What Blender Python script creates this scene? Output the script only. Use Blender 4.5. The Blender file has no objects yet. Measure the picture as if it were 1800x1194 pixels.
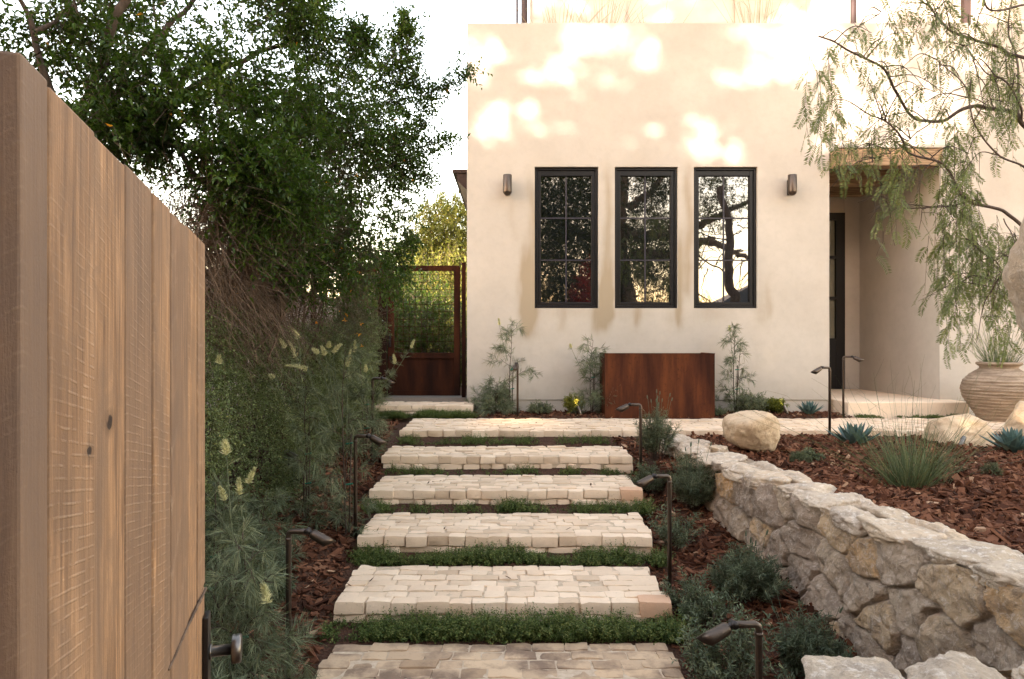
import bpy, bmesh, math, random
import numpy as np
from mathutils import Vector
sc = bpy.context.scene
COL = sc.collection

# ------------------------------------------------------------------ camera, sky, sun, exposure
EYE = 0.98
cam_d = bpy.data.cameras.new('camera'); cam = bpy.data.objects.new('camera', cam_d); COL.objects.link(cam)
cam_d.lens = 24.0; cam_d.sensor_width = 36.0; cam_d.clip_start = 0.05; cam_d.clip_end = 2000
cam.location = (0, 0, EYE); cam.rotation_euler = (math.radians(90), 0, 0)
sc.camera = cam
SUN_EL = math.radians(14.0); SUN_AZ = math.radians(25.0)   # azimuth: behind the camera, turned to the left
S = Vector((-math.sin(SUN_AZ) * math.cos(SUN_EL), -math.cos(SUN_AZ) * math.cos(SUN_EL), math.sin(SUN_EL)))
w = bpy.data.worlds.new("World"); sc.world = w; w.use_nodes = True
nt = w.node_tree; bg = nt.nodes['Background']
sky = nt.nodes.new('ShaderNodeTexSky'); sky.sky_type = 'NISHITA'; sky.sun_disc = False
sky.sun_elevation = SUN_EL; sky.sun_rotation = math.pi + SUN_AZ
sky.dust_density = .6; sky.ozone_density = 0.6; sky.air_density = 1.0
tn = nt.nodes.new('ShaderNodeMix'); tn.data_type = 'RGBA'; tn.blend_type = 'MULTIPLY'; tn.inputs[0].default_value = 1; tn.inputs[7].default_value = (1.0, .71, .52, 1)   # warm white balance of the photo
nt.links.new(sky.outputs[0], tn.inputs[6]); nt.links.new(tn.outputs[2], bg.inputs[0]); bg.inputs[1].default_value = 0.15
sl = bpy.data.lights.new('sun', 'SUN'); so = bpy.data.objects.new('sun', sl); COL.objects.link(so)
sl.energy = 2.0; sl.angle = math.radians(0.5); sl.color = (1.0, 0.82, 0.68)
so.rotation_euler = S.to_track_quat('Z', 'Y').to_euler(); so.location = (0, 0, 20)
sc.view_settings.view_transform = 'Standard'; sc.view_settings.look = 'None'
sc.view_settings.gamma = 1.0; sc.view_settings.use_curve_mapping = False
sc.view_settings.exposure = 3.92
sc.cycles.max_bounces = 8; sc.cycles.diffuse_bounces = 4; sc.cycles.transparent_max_bounces = 8
sc.cycles.use_denoising = True
sc.cycles.sample_clamp_indirect = 6.0

# ------------------------------------------------------------------ numpy helpers
def R(seed): return np.random.default_rng(seed)
def nrm(v):
    v = np.asarray(v, float); return v / np.maximum(np.linalg.norm(v, axis=-1, keepdims=True), 1e-9)
def at(px, py, Y): return np.array([(px - 900) * Y / 1200.0, Y, EYE - (py - 597) * Y / 1200.0])
def hsh(i, j, k, s):
    h = (i * 73856093) ^ (j * 19349663) ^ (k * 83492791) ^ (s * 2654435761)
    h = (h ^ (h >> 13)) * 1274126177
    return ((h ^ (h >> 16)) & 0xffff) / 65535.0
def vn(p, s=0):
    p = np.asarray(p, float); i = np.floor(p).astype(np.int64); f = p - i; u = f * f * (3 - 2 * f)
    r = 0
    for a in (0, 1):
        for b in (0, 1):
            for c in (0, 1):
                wgt = (u[:, 0] if a else 1 - u[:, 0]) * (u[:, 1] if b else 1 - u[:, 1]) * (u[:, 2] if c else 1 - u[:, 2])
                r = r + wgt * hsh(i[:, 0] + a, i[:, 1] + b, i[:, 2] + c, s)
    return r * 2 - 1
def fbm(p, o=3, s=0, g=0.5):
    r = 0; a = 1.0; p = np.asarray(p, float)
    for k in range(o):
        r = r + a * vn(p * (2 ** k) + 17.3 * k, s + k); a *= g
    return r
def rdir(rg, n):
    return nrm(rg.normal(size=(n, 3)))
def perp(d, rg=None):
    d = np.asarray(d, float); r = rdir(rg if rg is not None else R(1), len(d)); return nrm(np.cross(d, r))

class G:
    def __init__(s): s.v = []; s.q = []; s.t = []; s.a = []; s.n = 0
    def add(s, v, q=None, t=None, tint=0.5):
        v = np.asarray(v, float).reshape(-1, 3)
        if q is not None and len(q): s.q.append(np.asarray(q, np.int64).reshape(-1, 4) + s.n)
        if t is not None and len(t): s.t.append(np.asarray(t, np.int64).reshape(-1, 3) + s.n)
        s.a.append(np.broadcast_to(np.asarray(tint, float), (len(v),)).copy()); s.v.append(v); s.n += len(v)
        return s
    def build(s, name, mat, parent=None, smooth=False, bevel=0):
        me = bpy.data.meshes.new(name)
        if s.n:
            v = np.concatenate(s.v)
            off = np.zeros(3); p = parent
            while p is not None: off += np.array(p.location); p = p.parent
            v = v - off
            q = np.concatenate(s.q) if s.q else np.zeros((0, 4), np.int64)
            t = np.concatenate(s.t) if s.t else np.zeros((0, 3), np.int64)
            me.vertices.add(len(v)); me.vertices.foreach_set('co', v.astype(np.float32).ravel())
            loops = np.concatenate([q.ravel(), t.ravel()])
            me.loops.add(len(loops)); me.loops.foreach_set('vertex_index', loops.astype(np.int32))
            me.polygons.add(len(q) + len(t))
            st = np.concatenate([np.arange(len(q)) * 4, len(q) * 4 + np.arange(len(t)) * 3])
            me.polygons.foreach_set('loop_start', st.astype(np.int32))
            me.update(calc_edges=True)
            at_ = me.attributes.new('tint', 'FLOAT', 'POINT')
            at_.data.foreach_set('value', np.concatenate(s.a).astype(np.float32))
            me.polygons.foreach_set('use_smooth', np.full(len(me.polygons), smooth))
        me.materials.append(mat)
        o = bpy.data.objects.new(name, me); COL.objects.link(o)
        if parent is not None: o.parent = parent
        if bevel:
            m = o.modifiers.new('b', 'BEVEL'); m.width = bevel; m.segments = 2; m.limit_method = 'ANGLE'
        return o

def tag(o, label=None, cat=None, group=None, kind=None):
    if label: o['label'] = label
    if cat: o['category'] = cat
    if group: o['group'] = group
    if kind: o['kind'] = kind
    return o
def thing(name, loc, label, cat, group=None, rz=0):
    o = bpy.data.objects.new(name, None); COL.objects.link(o); o.location = loc; o.rotation_euler = (0, 0, rz)
    o.empty_display_size = 0.1
    return tag(o, label, cat, group)
def copy_tree(o, parent=None):
    c = o.copy(); COL.objects.link(c); c.parent = parent
    for ch in list(o.children): copy_tree(ch, c)
    return c

def box(g, x0, x1, y0, y1, z0, z1, tint=0.5):
    v = [(x, y, z) for x in (x0, x1) for y in (y0, y1) for z in (z0, z1)]
    q = [(0, 1, 3, 2), (4, 6, 7, 5), (0, 4, 5, 1), (2, 3, 7, 6), (0, 2, 6, 4), (1, 5, 7, 3)]
    return g.add(v, q, tint=tint)
def tube(g, P, r, n=8, tint=0.5, cap=True):
    P = np.asarray(P, float); m = len(P); r = np.broadcast_to(np.asarray(r, float), (m,))
    T = nrm(np.gradient(P, axis=0)); a = np.array([0, 0, 1.0]) if abs(T[0][2]) < .9 else np.array([1.0, 0, 0])
    u = nrm(np.cross(T[0], a)); V = []
    for k in range(m):
        u = nrm(u - T[k] * np.dot(u, T[k])); w_ = np.cross(T[k], u)
        an = np.arange(n) * 2 * math.pi / n
        V.append(P[k] + r[k] * (np.cos(an)[:, None] * u + np.sin(an)[:, None] * w_))
    V = np.concatenate(V); q = []
    for k in range(m - 1):
        for j in range(n):
            q.append((k * n + j, k * n + (j + 1) % n, (k + 1) * n + (j + 1) % n, (k + 1) * n + j))
    t = []
    if cap:
        c0 = len(V); V = np.vstack([V, P[0], P[-1]])
        for j in range(n): t += [(c0, (j + 1) % n, j), (c0 + 1, (m - 1) * n + j, (m - 1) * n + (j + 1) % n)]
    return g.add(V, q, t, tint)
def tubes3(g, A, B, C, r0, r1, tint=0.4):
    """many thin 3-sided tubes through A,B,C (N,3)"""
    N = len(A)
    if N == 0: return
    d = nrm(C - A); u = nrm(np.cross(d, np.where(np.abs(d[:, 2:3]) < .9, [[0, 0, 1.0]], [[1.0, 0, 0]]))); w_ = np.cross(d, u)
    r0 = np.broadcast_to(r0, (N,)); r1 = np.broadcast_to(r1, (N,)); V = []
    for P, r in ((A, r0), (B, (r0 + r1) / 2), (C, r1)):
        for k in range(3):
            a = k * 2 * math.pi / 3; V.append(P + r[:, None] * (math.cos(a) * u + math.sin(a) * w_))
    V = np.stack(V, 1).reshape(-1, 3); b = (np.arange(N) * 9)[:, None]; q = []
    for s_ in (0, 3):
        for k in range(3): q.append(b + [[s_ + k, s_ + (k + 1) % 3, s_ + 3 + (k + 1) % 3, s_ + 3 + k]])
    g.add(V, np.concatenate(q), tint=np.repeat(np.broadcast_to(tint, (N,)), 9))
def curve(pts, n=12, wob=0, seed=0):
    pts = np.asarray(pts, float); m = len(pts)
    P = np.vstack([2 * pts[0] - pts[1], pts, 2 * pts[-1] - pts[-2]]); out = []
    for k in range(m - 1):
        p0, p1, p2, p3 = P[k:k + 4]
        for t in np.linspace(0, 1, n, endpoint=False):
            out.append(.5 * ((2 * p1) + (-p0 + p2) * t + (2 * p0 - 5 * p1 + 4 * p2 - p3) * t * t + (-p0 + 3 * p1 - 3 * p2 + p3) * t ** 3))
    out.append(pts[-1]); out = np.array(out)
    if wob:
        q = out * 6; out = out + wob * np.stack([vn(q, seed), vn(q, seed + 1), vn(q, seed + 2)], 1)
    return out
def lathe(g, prof, c=(0, 0, 0), n=48, tint=0.5, wob=0):
    prof = np.asarray(prof, float); m = len(prof); an = np.arange(n) * 2 * math.pi / n
    V = np.stack([prof[:, 0:1] * np.cos(an), prof[:, 0:1] * np.sin(an), np.repeat(prof[:, 1:2], n, 1)], 2).reshape(-1, 3)
    if wob: V = V + nrm(V * [1, 1, 0]) * (wob * fbm(V * 6, 2))[:, None]
    V = V + np.array(c); i, j = np.meshgrid(np.arange(m - 1), np.arange(n), indexing='ij'); i = i.ravel(); j = j.ravel(); j2 = (j + 1) % n
    return g.add(V, np.stack([i * n + j, i * n + j2, (i + 1) * n + j2, (i + 1) * n + j], 1), tint=tint)
# leaves
def leaf6(g, p, d, n, L, W, tint, cup=0.25, bend=0.15):
    N = len(p); L = np.broadcast_to(L, (N,))[:, None]; W = np.broadcast_to(W, (N,))[:, None]
    n = nrm(n - d * np.sum(n * d, 1, keepdims=True)); s = np.cross(d, n)
    V = [p, p + d * L * .32 + s * W * .5 + n * W * cup, p + d * L * .7 + s * W * .4 + n * (W * cup - L * bend * .5),
         p + d * L - n * L * bend, p + d * L * .7 - s * W * .4 + n * (W * cup - L * bend * .5), p + d * L * .32 - s * W * .5 + n * W * cup]
    V = np.stack(V, 1).reshape(-1, 3); b = (np.arange(N) * 6)[:, None]
    g.add(V, np.concatenate([b + [[0, 1, 2, 3]], b + [[0, 3, 4, 5]]]), tint=np.repeat(np.broadcast_to(tint, (N,)), 6))
def leaf4(g, p, d, n, L, W, tint, cup=0.2):
    N = len(p); L = np.broadcast_to(L, (N,))[:, None]; W = np.broadcast_to(W, (N,))[:, None]
    n = nrm(n - d * np.sum(n * d, 1, keepdims=True)); s = np.cross(d, n)
    V = np.stack([p, p + d * L * .45 + s * W * .5 + n * W * cup, p + d * L, p + d * L * .45 - s * W * .5 + n * W * cup], 1).reshape(-1, 3)
    b = (np.arange(N) * 4)[:, None]
    g.add(V, b + [[0, 1, 2, 3]], tint=np.repeat(np.broadcast_to(tint, (N,)), 4))
def needle(g, p, d, bend, L, W, tint, rg):
    """tapered ribbon with two segments"""
    N = len(p); L = np.broadcast_to(L, (N,))[:, None]; s = perp(d, rg) * np.broadcast_to(W, (N,))[:, None] * .5
    m = p + d * L * .5 + bend * .25; e = p + d * L + bend
    V = np.stack([p - s * .7, p + s * .7, m + s, m - s, e], 1).reshape(-1, 3); b = (np.arange(N) * 5)[:, None]
    g.add(V, b + [[0, 1, 2, 3]], b + [[3, 2, 4]], tint=np.repeat(np.broadcast_to(tint, (N,)), 5))
def twigs(gl, gs, base, d, ell, droop, m, L, W, rg, kind=6, tint=0.5, tv=0.25, rs=0.002, spread=.8, stem_t=.4, start=.1):
    """base,d (N,3): leafy twigs with m alternate leaves"""
    N = len(base); ell = np.broadcast_to(ell, (N,))[:, None]; droop = np.broadcast_to(droop, (N,))[:, None]
    tip = base + d * ell + np.array([0, 0, -1.0]) * droop * ell; mid = base + d * ell * .5 - np.array([0, 0, 1.0]) * droop * ell * .25
    if gs is not None: tubes3(gs, base, mid, tip, rs, rs * .4, stem_t)
    t = np.linspace(start, 1, m)[None, :, None] + rg.uniform(-.03, .03, (N, m, 1))
    P = base[:, None] + d[:, None] * ell[:, None] * t - np.array([0, 0, 1.0]) * droop[:, None] * ell[:, None] * t * t
    T = nrm(d[:, None] - np.array([0, 0, 1.0]) * 2 * droop[:, None] * t)
    u = perp(d, rg)[:, None]; v = np.cross(T, np.broadcast_to(u, T.shape)); an = (np.arange(m) * 2.4)[None, :, None] + rg.uniform(0, .8, (N, m, 1))
    sd = np.cos(an) * u + np.sin(an) * v
    D = nrm(T * (1 - spread * .55) + sd * spread + rg.normal(size=(N, m, 3)) * .18)
    Nn = nrm(np.cross(np.cross(D, np.array([0, 0, 1.0])), D) + rg.normal(size=(N, m, 3)) * .35)
    sc_ = rg.uniform(.65, 1.15, (N, m)) ; tw = np.broadcast_to(tint, (N,))[:, None] + rg.normal(size=(N, 1)) * tv * .5 + rg.normal(size=(N, m)) * tv * .5
    f = leaf6 if kind == 6 else leaf4
    f(gl, P.reshape(-1, 3), D.reshape(-1, 3), Nn.reshape(-1, 3), (L * sc_).ravel(), (W * sc_).ravel(), np.clip(tw, 0, 1).ravel())
_ico = {}
def ico(s):
    if s not in _ico:
        bm = bmesh.new(); bmesh.ops.create_icosphere(bm, subdivisions=s, radius=1)
        _ico[s] = (np.array([v.co[:] for v in bm.verts]), np.array([[v.index for v in f.verts] for f in bm.faces])); bm.free()
    return _ico[s]
def rock(g, c, h, seed, sub=4, facets=14, amp=.05, freq=3, ang=0, tint=None, flat=None, fine=.015, blend=14):
    """chiselled rock: c centre, h half sizes, ang rotation about z"""
    v, t = ico(sub); rg = R(seed)
    n = rdir(rg, facets); c_ = rg.uniform(.72, .98, facets)
    base = [(1, 0, 0), (-1, 0, 0), (0, 1, 0), (0, -1, 0), (0, 0, 1), (0, 0, -1)]
    n = np.vstack([n, base]); c_ = np.concatenate([c_, np.full(6, .86 if flat is None else flat)])
    dt = np.maximum(v @ n.T, 1e-3); rr = c_ / dt
    r = (np.sum(np.minimum(rr, 9.) ** -blend, 1)) ** (-1 / blend)
    r = np.minimum(r, 1.45)
    p = v * r[:, None]; p = p * (1 + amp * fbm(v * freq + seed * 3.1, 3, seed))[:, None]
    p = p * np.array(h)
    if fine: p = p + v * (fine * min(h) * fbm(p * 14 / max(h) * .5, 3, seed + 5))[:, None] * 2
    ca, sa = math.cos(ang), math.sin(ang)
    p = np.stack([p[:, 0] * ca - p[:, 1] * sa, p[:, 0] * sa + p[:, 1] * ca, p[:, 2]], 1) + np.array(c)
    g.add(p, t=t, tint=rg.random() if tint is None else tint)
def _cobt(n=5):
    u = np.linspace(-1, 1, n); V = []; Q = []
    for ax in range(3):
        for sg in (-1, 1):
            b = len(V)
            for a in u:
                for c in u:
                    p = [0, 0, 0]; p[ax] = sg; p[(ax + 1) % 3] = a; p[(ax + 2) % 3] = c; V.append(p)
            for i in range(n - 1):
                for j in range(n - 1):
                    f = [b + i * n + j, b + (i + 1) * n + j, b + (i + 1) * n + j + 1, b + i * n + j + 1]
                    Q.append(f if sg > 0 else f[::-1])
    return np.array(V, float), np.array(Q)
CV, CQ = _cobt()
def cobble(g, c, h, seed, r=.012, amp=.006, ang=0, tint=.5):
    h = np.array(h); r = min(r, min(h) * .6); p = CV * h
    inner = np.clip(p, -(h - r), h - r); d = p - inner; ln = np.linalg.norm(d, axis=1, keepdims=True)
    p = inner + np.where(ln > 1e-9, d / np.maximum(ln, 1e-9) * r, 0)
    q = p * 16 + seed * 1.37; nn = nrm(p)
    p = p + np.stack([vn(q, 1), vn(q, 2), vn(q, 3)], 1) * amp * [1.3, 1.3, 1] + np.stack([vn(q * .35, 4), vn(q * .35, 5), vn(q * .35, 6)], 1) * amp * [1.6, 1.6, .5]
    ca, sa = math.cos(ang), math.sin(ang)
    p = np.stack([p[:, 0] * ca - p[:, 1] * sa, p[:, 0] * sa + p[:, 1] * ca, p[:, 2]], 1) + np.array(c)
    g.add(p, CQ, tint=tint)

# ------------------------------------------------------------------ materials
class M:
    def __init__(s, name):
        s.m = bpy.data.materials.new(name); s.m.use_nodes = True; s.t = s.m.node_tree; s.b = s.t.nodes['Principled BSDF']; s.o = s.t.nodes['Material Output']
    def n(s, ty, **k):
        x = s.t.nodes.new(ty)
        for a, b in k.items():
            if a.startswith('i_'):
                key = a[2:]; x.inputs[int(key) if key.isdigit() else key.replace('_', ' ')].default_value = b
            else: setattr(x, a, b)
        return x
    def l(s, a, b): s.t.links.new(a, b)
    def ramp(s, src, cols):
        r = s.n('ShaderNodeValToRGB'); e = r.color_ramp.elements
        while len(e) < len(cols): e.new(.5)
        for k, (p, c) in enumerate(cols): e[k].position = p; e[k].color = (*c, 1)
        s.l(src, r.inputs[0]); return r.outputs[0]
    def coord(s): return s.n('ShaderNodeTexCoord').outputs['Object']
    def geo(s): return s.n('ShaderNodeNewGeometry').outputs['Position']
    def noise(s, vec, scale, detail=4, rough=.6, dist=0):
        x = s.n('ShaderNodeTexNoise'); x.inputs['Scale'].default_value = scale; x.inputs['Detail'].default_value = detail; x.inputs['Roughness'].default_value = rough; x.inputs['Distortion'].default_value = dist
        s.l(vec, x.inputs['Vector']); return x.outputs['Fac']
    def mapn(s, vec, sc_=(1, 1, 1), rot=(0, 0, 0), loc=(0, 0, 0)):
        x = s.n('ShaderNodeMapping'); x.inputs['Scale'].default_value = sc_; x.inputs['Rotation'].default_value = rot; x.inputs['Location'].default_value = loc; s.l(vec, x.inputs['Vector']); return x.outputs[0]
    def mix(s, f, a, b, mode='MIX'):
        x = s.n('ShaderNodeMix'); x.data_type = 'RGBA'; x.blend_type = mode
        for i, val in ((0, f), (6, a), (7, b)):
            if isinstance(val, (int, float)): x.inputs[i].default_value = val
            elif isinstance(val, tuple): x.inputs[i].default_value = (*val, 1)
            else: s.l(val, x.inputs[i])
        return x.outputs[2]
    def math(s, op, a, b=0.0, c=None):
        x = s.n('ShaderNodeMath'); x.operation = op
        for i, val in enumerate((a, b) if c is None else (a, b, c)):
            if isinstance(val, (int, float)): x.inputs[i].default_value = val
            else: s.l(val, x.inputs[i])
        return x.outputs[0]
    def attr(s, nm='tint'): return s.n('ShaderNodeAttribute', attribute_name=nm).outputs['Fac']
    def bump(s, h, st=.3, dist=.01, prev=None):
        x = s.n('ShaderNodeBump'); x.inputs['Strength'].default_value = st; x.inputs['Distance'].default_value = dist; s.l(h, x.inputs['Height'])
        if prev is not None: s.l(prev, x.inputs['Normal'])
        s.l(x.outputs[0], s.b.inputs['Normal']); return x.outputs[0]
    def col(s, c):
        if isinstance(c, tuple): s.b.inputs['Base Color'].default_value = (*c, 1)
        else: s.l(c, s.b.inputs['Base Color'])
    def set(s, rough=.6, metal=0, spec=.5):
        s.b.inputs['Roughness'].default_value = rough; s.b.inputs['Metallic'].default_value = metal; s.b.inputs['Specular IOR Level'].default_value = spec; return s

def leaf_mat(name, cols, rough=.5, tr=.25, trc=None, spec=.22):
    k = M(name); c = k.ramp(k.attr(), cols); k.col(c); k.set(rough, 0, spec)
    t = k.n('ShaderNodeBsdfTranslucent'); m = k.n('ShaderNodeMixShader'); m.inputs[0].default_value = tr
    tc = k.mix(.6, c, trc if trc else (.16, .2, .03)); k.l(tc, t.inputs[0])
    k.l(k.b.outputs[0], m.inputs[1]); k.l(t.outputs[0], m.inputs[2]); k.l(m.outputs[0], k.o.inputs[0]); return k.m
def bark_mat(name, a, b, sc_=40):
    k = M(name); n = k.noise(k.mapn(k.coord(), (1, 1, .25)), sc_, 5, .7); k.col(k.ramp(n, [(.3, a), (.7, b)])); k.set(.85, 0, .2); k.bump(n, .6, .006); return k.m

def m_stucco():
    k = M('stucco'); p = k.geo(); n1 = k.noise(p, 1.3, 5, .6); n2 = k.noise(p, 9, 6, .65); n3 = k.noise(p, 160, 3, .7)
    c = k.ramp(n1, [(.3, (.43, .382, .330)), (.7, (.50, .450, .392))])
    c = k.mix(k.math('MULTIPLY', k.math('SUBTRACT', n2, .45), .9), c, (.355, .31, .265))
    st = k.attr(); stn = k.math('MULTIPLY', st, k.math('ADD', k.noise(k.mapn(p, (14, 14, 1.2)), 2.2, 5, .7), .45))
    c = k.mix(k.math('MINIMUM', k.math('MULTIPLY', stn, 1.5), .85), c, (.30, .235, .155)); k.col(c); k.set(.9, 0, .15)
    b = k.math('ADD', k.math('MULTIPLY', n2, .8), k.math('MULTIPLY', n3, .15)); k.bump(b, .25, .012); return k.m
def m_lime():   # pale cobbles
    k = M('pale_cobble'); p = k.geo(); n1 = k.noise(p, 5, 5, .65); n2 = k.noise(p, 45, 6, .7); n0 = k.noise(p, .9, 3, .5)
    c = k.ramp(k.attr(), [(0, (0.500, 0.367, 0.251)), (.35, (0.650, 0.493, 0.352)), (.8, (0.760, 0.602, 0.449)), (.97, (0.680, 0.489, 0.334)), (1, (0.580, 0.357, 0.229))])
    c = k.mix(k.math('MULTIPLY', k.math('SUBTRACT', n1, .45), 1.2), c, (.50, .39, .29))
    c = k.mix(k.ramp(n2, [(.60, (0, 0, 0)), (.74, (.6, .6, .6))]), c, (.25, .20, .15))
    g = k.math('SUBTRACT', k.math('MULTIPLY', k.n('ShaderNodeSeparateXYZ').outputs[0], 1), 0)
    k.col(c); k.set(.85, 0, .2); k.bump(k.math('ADD', n2, k.math('MULTIPLY', n1, .6)), .5, .008); return k.m
def m_dirtycobble():
    k = M('worn_cobble'); p = k.geo(); n1 = k.noise(p, 3.2, 5, .65); n2 = k.noise(p, 45, 6, .7)
    c = k.ramp(k.attr(), [(0, (0.357, 0.245, 0.153)), (.35, (0.473, 0.338, 0.221)), (.8, (0.567, 0.412, 0.270)), (.97, (0.525, 0.363, 0.225)), (1, (0.473, 0.255, 0.153))])
    c = k.mix(k.ramp(n1, [(.46, (0, 0, 0)), (.62, (.85, .85, .85))]), c, (.16, .105, .075))
    c = k.mix(k.ramp(n2, [(.58, (0, 0, 0)), (.74, (.6, .6, .6))]), c, (.2, .155, .12))
    k.col(c); k.set(.8, 0, .25); k.bump(k.math('ADD', n2, k.math('MULTIPLY', n1, .6)), .5, .008); return k.m
def m_mortar():
    k = M('mortar'); n = k.noise(k.geo(), 30, 5, .7); k.col(k.ramp(n, [(.3, (.40, .31, .22)), (.7, (.58, .46, .345))])); k.set(.95, 0, .1); k.bump(n, .6, .01); return k.m
def m_stone():
    k = M('rough_limestone'); p = k.geo(); n1 = k.noise(p, 6, 6, .75, .6); n2 = k.noise(p, 30, 8, .8, .5); n3 = k.noise(p, 75, 4, .7)
    c = k.ramp(k.attr(), [(0, (0.449, 0.346, 0.267)), (.3, (0.561, 0.437, 0.331)), (.6, (0.632, 0.490, 0.353)), (.8, (0.673, 0.490, 0.310)), (1, (0.694, 0.432, 0.215))])
    c = k.mix(k.ramp(n1, [(.48, (0, 0, 0)), (.60, (.55, .55, .55))]), c, (.27, .21, .17))
    c = k.mix(k.ramp(n2, [(.52, (0, 0, 0)), (.62, (.7, .7, .7))]), c, (.78, .67, .57))
    c = k.mix(k.ramp(n3, [(.62, (0, 0, 0)), (.72, (.7, .7, .7))]), c, (.09, .07, .06))
    k.col(c); k.set(.92, 0, .15)
    v = k.n('ShaderNodeTexVoronoi'); v.inputs['Scale'].default_value = 26; k.l(p, v.inputs['Vector'])
    k.bump(k.math('ADD', k.math('ADD', n2, k.math('MULTIPLY', n3, .35)), k.math('MULTIPLY', v.outputs[0], .3)), 1., .03); return k.m
def m_coping():
    k = M('coping_limestone'); p = k.geo(); n1 = k.noise(p, 6, 6, .7, .4); n2 = k.noise(p, 24, 7, .75); n3 = k.noise(p, 80, 4, .7)
    c = k.ramp(k.attr(), [(0, (0.520, 0.413, 0.308)), (.5, (0.640, 0.518, 0.396)), (1, (0.660, 0.509, 0.361))])
    c = k.mix(k.ramp(n1, [(.48, (0, 0, 0)), (.65, (.7, .7, .7))]), c, (.36, .29, .24))
    c = k.mix(k.ramp(n2, [(.52, (0, 0, 0)), (.62, (.85, .85, .85))]), c, (.78, .69, .60))
    c = k.mix(k.ramp(n3, [(.63, (0, 0, 0)), (.72, (.7, .7, .7))]), c, (.10, .08, .07))
    k.col(c); k.set(.92, 0, .15); k.bump(k.math('ADD', n2, k.math('MULTIPLY', n3, .4)), 1., .025); return k.m
def m_boulder():
    k = M('sandstone_boulder'); p = k.geo(); n1 = k.noise(p, 3, 6, .65, .8); n2 = k.noise(p, 14, 7, .75); n3 = k.noise(p, 90, 3, .6)
    c = k.ramp(n1, [(.3, (.46, .33, .21)), (.5, (.58, .44, .30)), (.7, (.66, .52, .37))])
    c = k.mix(k.ramp(n2, [(.35, (.6, .6, .6)), (.5, (0, 0, 0))]), c, (.40, .28, .18))
    k.col(c); k.set(.9, 0, .15); k.bump(k.math('ADD', n2, k.math('MULTIPLY', n3, .2)), .8, .02); return k.m
def m_soil():
    k = M('mulch_soil'); p = k.geo(); v = k.n('ShaderNodeTexVoronoi'); v.inputs['Scale'].default_value = 45; k.l(k.mapn(p, (1, 1, 1)), v.inputs['Vector'])
    n = k.noise(p, 12, 6, .7); c = k.mix(n, (.030, .016, .010), (.10, .046, .027)); k.col(c); k.set(.9, 0, .2); k.bump(k.math('ADD', v.outputs[0], n), .9, .02); return k.m
def m_chip():
    k = M('bark_chip'); c = k.ramp(k.attr(), [(0, (.028, .011, .006)), (.3, (.10, .038, .020)), (.65, (.22, .095, .052)), (.9, (.33, .165, .095)), (1, (.55, .36, .23))])
    n = k.noise(k.mapn(k.geo(), (1, 1, 1)), 130, 3, .7); k.col(k.mix(k.math('MULTIPLY', n, .7), c, (.04, .016, .010))); k.set(.85, 0, .10); k.bump(n, .5, .004); return k.m
def m_corten(dark=1.0):
    k = M('weathering_steel'); p = k.geo(); n1 = k.noise(k.mapn(p, (3, 3, .5)), 1.6, 5, .6); n2 = k.noise(p, 30, 6, .7); n3 = k.noise(k.mapn(p, (22, 22, .9)), 1, 4, .6)
    c = k.ramp(k.math('ADD', k.math('MULTIPLY', n1, .85), k.math('MULTIPLY', n3, .15)), [(.36, (.050 * dark, .019 * dark, .012 * dark)), (.5, (.11 * dark, .036 * dark, .018 * dark)), (.62, (.19 * dark, .062 * dark, .024 * dark))])
    c = k.mix(k.ramp(n2, [(.55, (0, 0, 0)), (.7, (.6, .6, .6))]), c, (.045 * dark, .019 * dark, .013 * dark))
    k.col(c); k.set(.85, .0, .08); k.bump(n2, .15, .004); return k.m
def m_metal(name, c, rough=.38, metal=.85):
    k = M(name); n = k.noise(k.mapn(k.coord(), (8, 8, 60)), 3, 4, .6); k.col(k.mix(n, tuple(x * .65 for x in c), c)); k.set(rough, metal, .5); k.bump(n, .08, .002); return k.m
def m_plain(name, c, rough=.6, metal=0, var=.25, sc_=20, spec=.4):
    k = M(name); n = k.noise(k.coord(), sc_, 4, .6); k.col(k.mix(n, tuple(x * (1 - var) for x in c), c)); k.set(rough, metal, spec); return k.m
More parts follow.
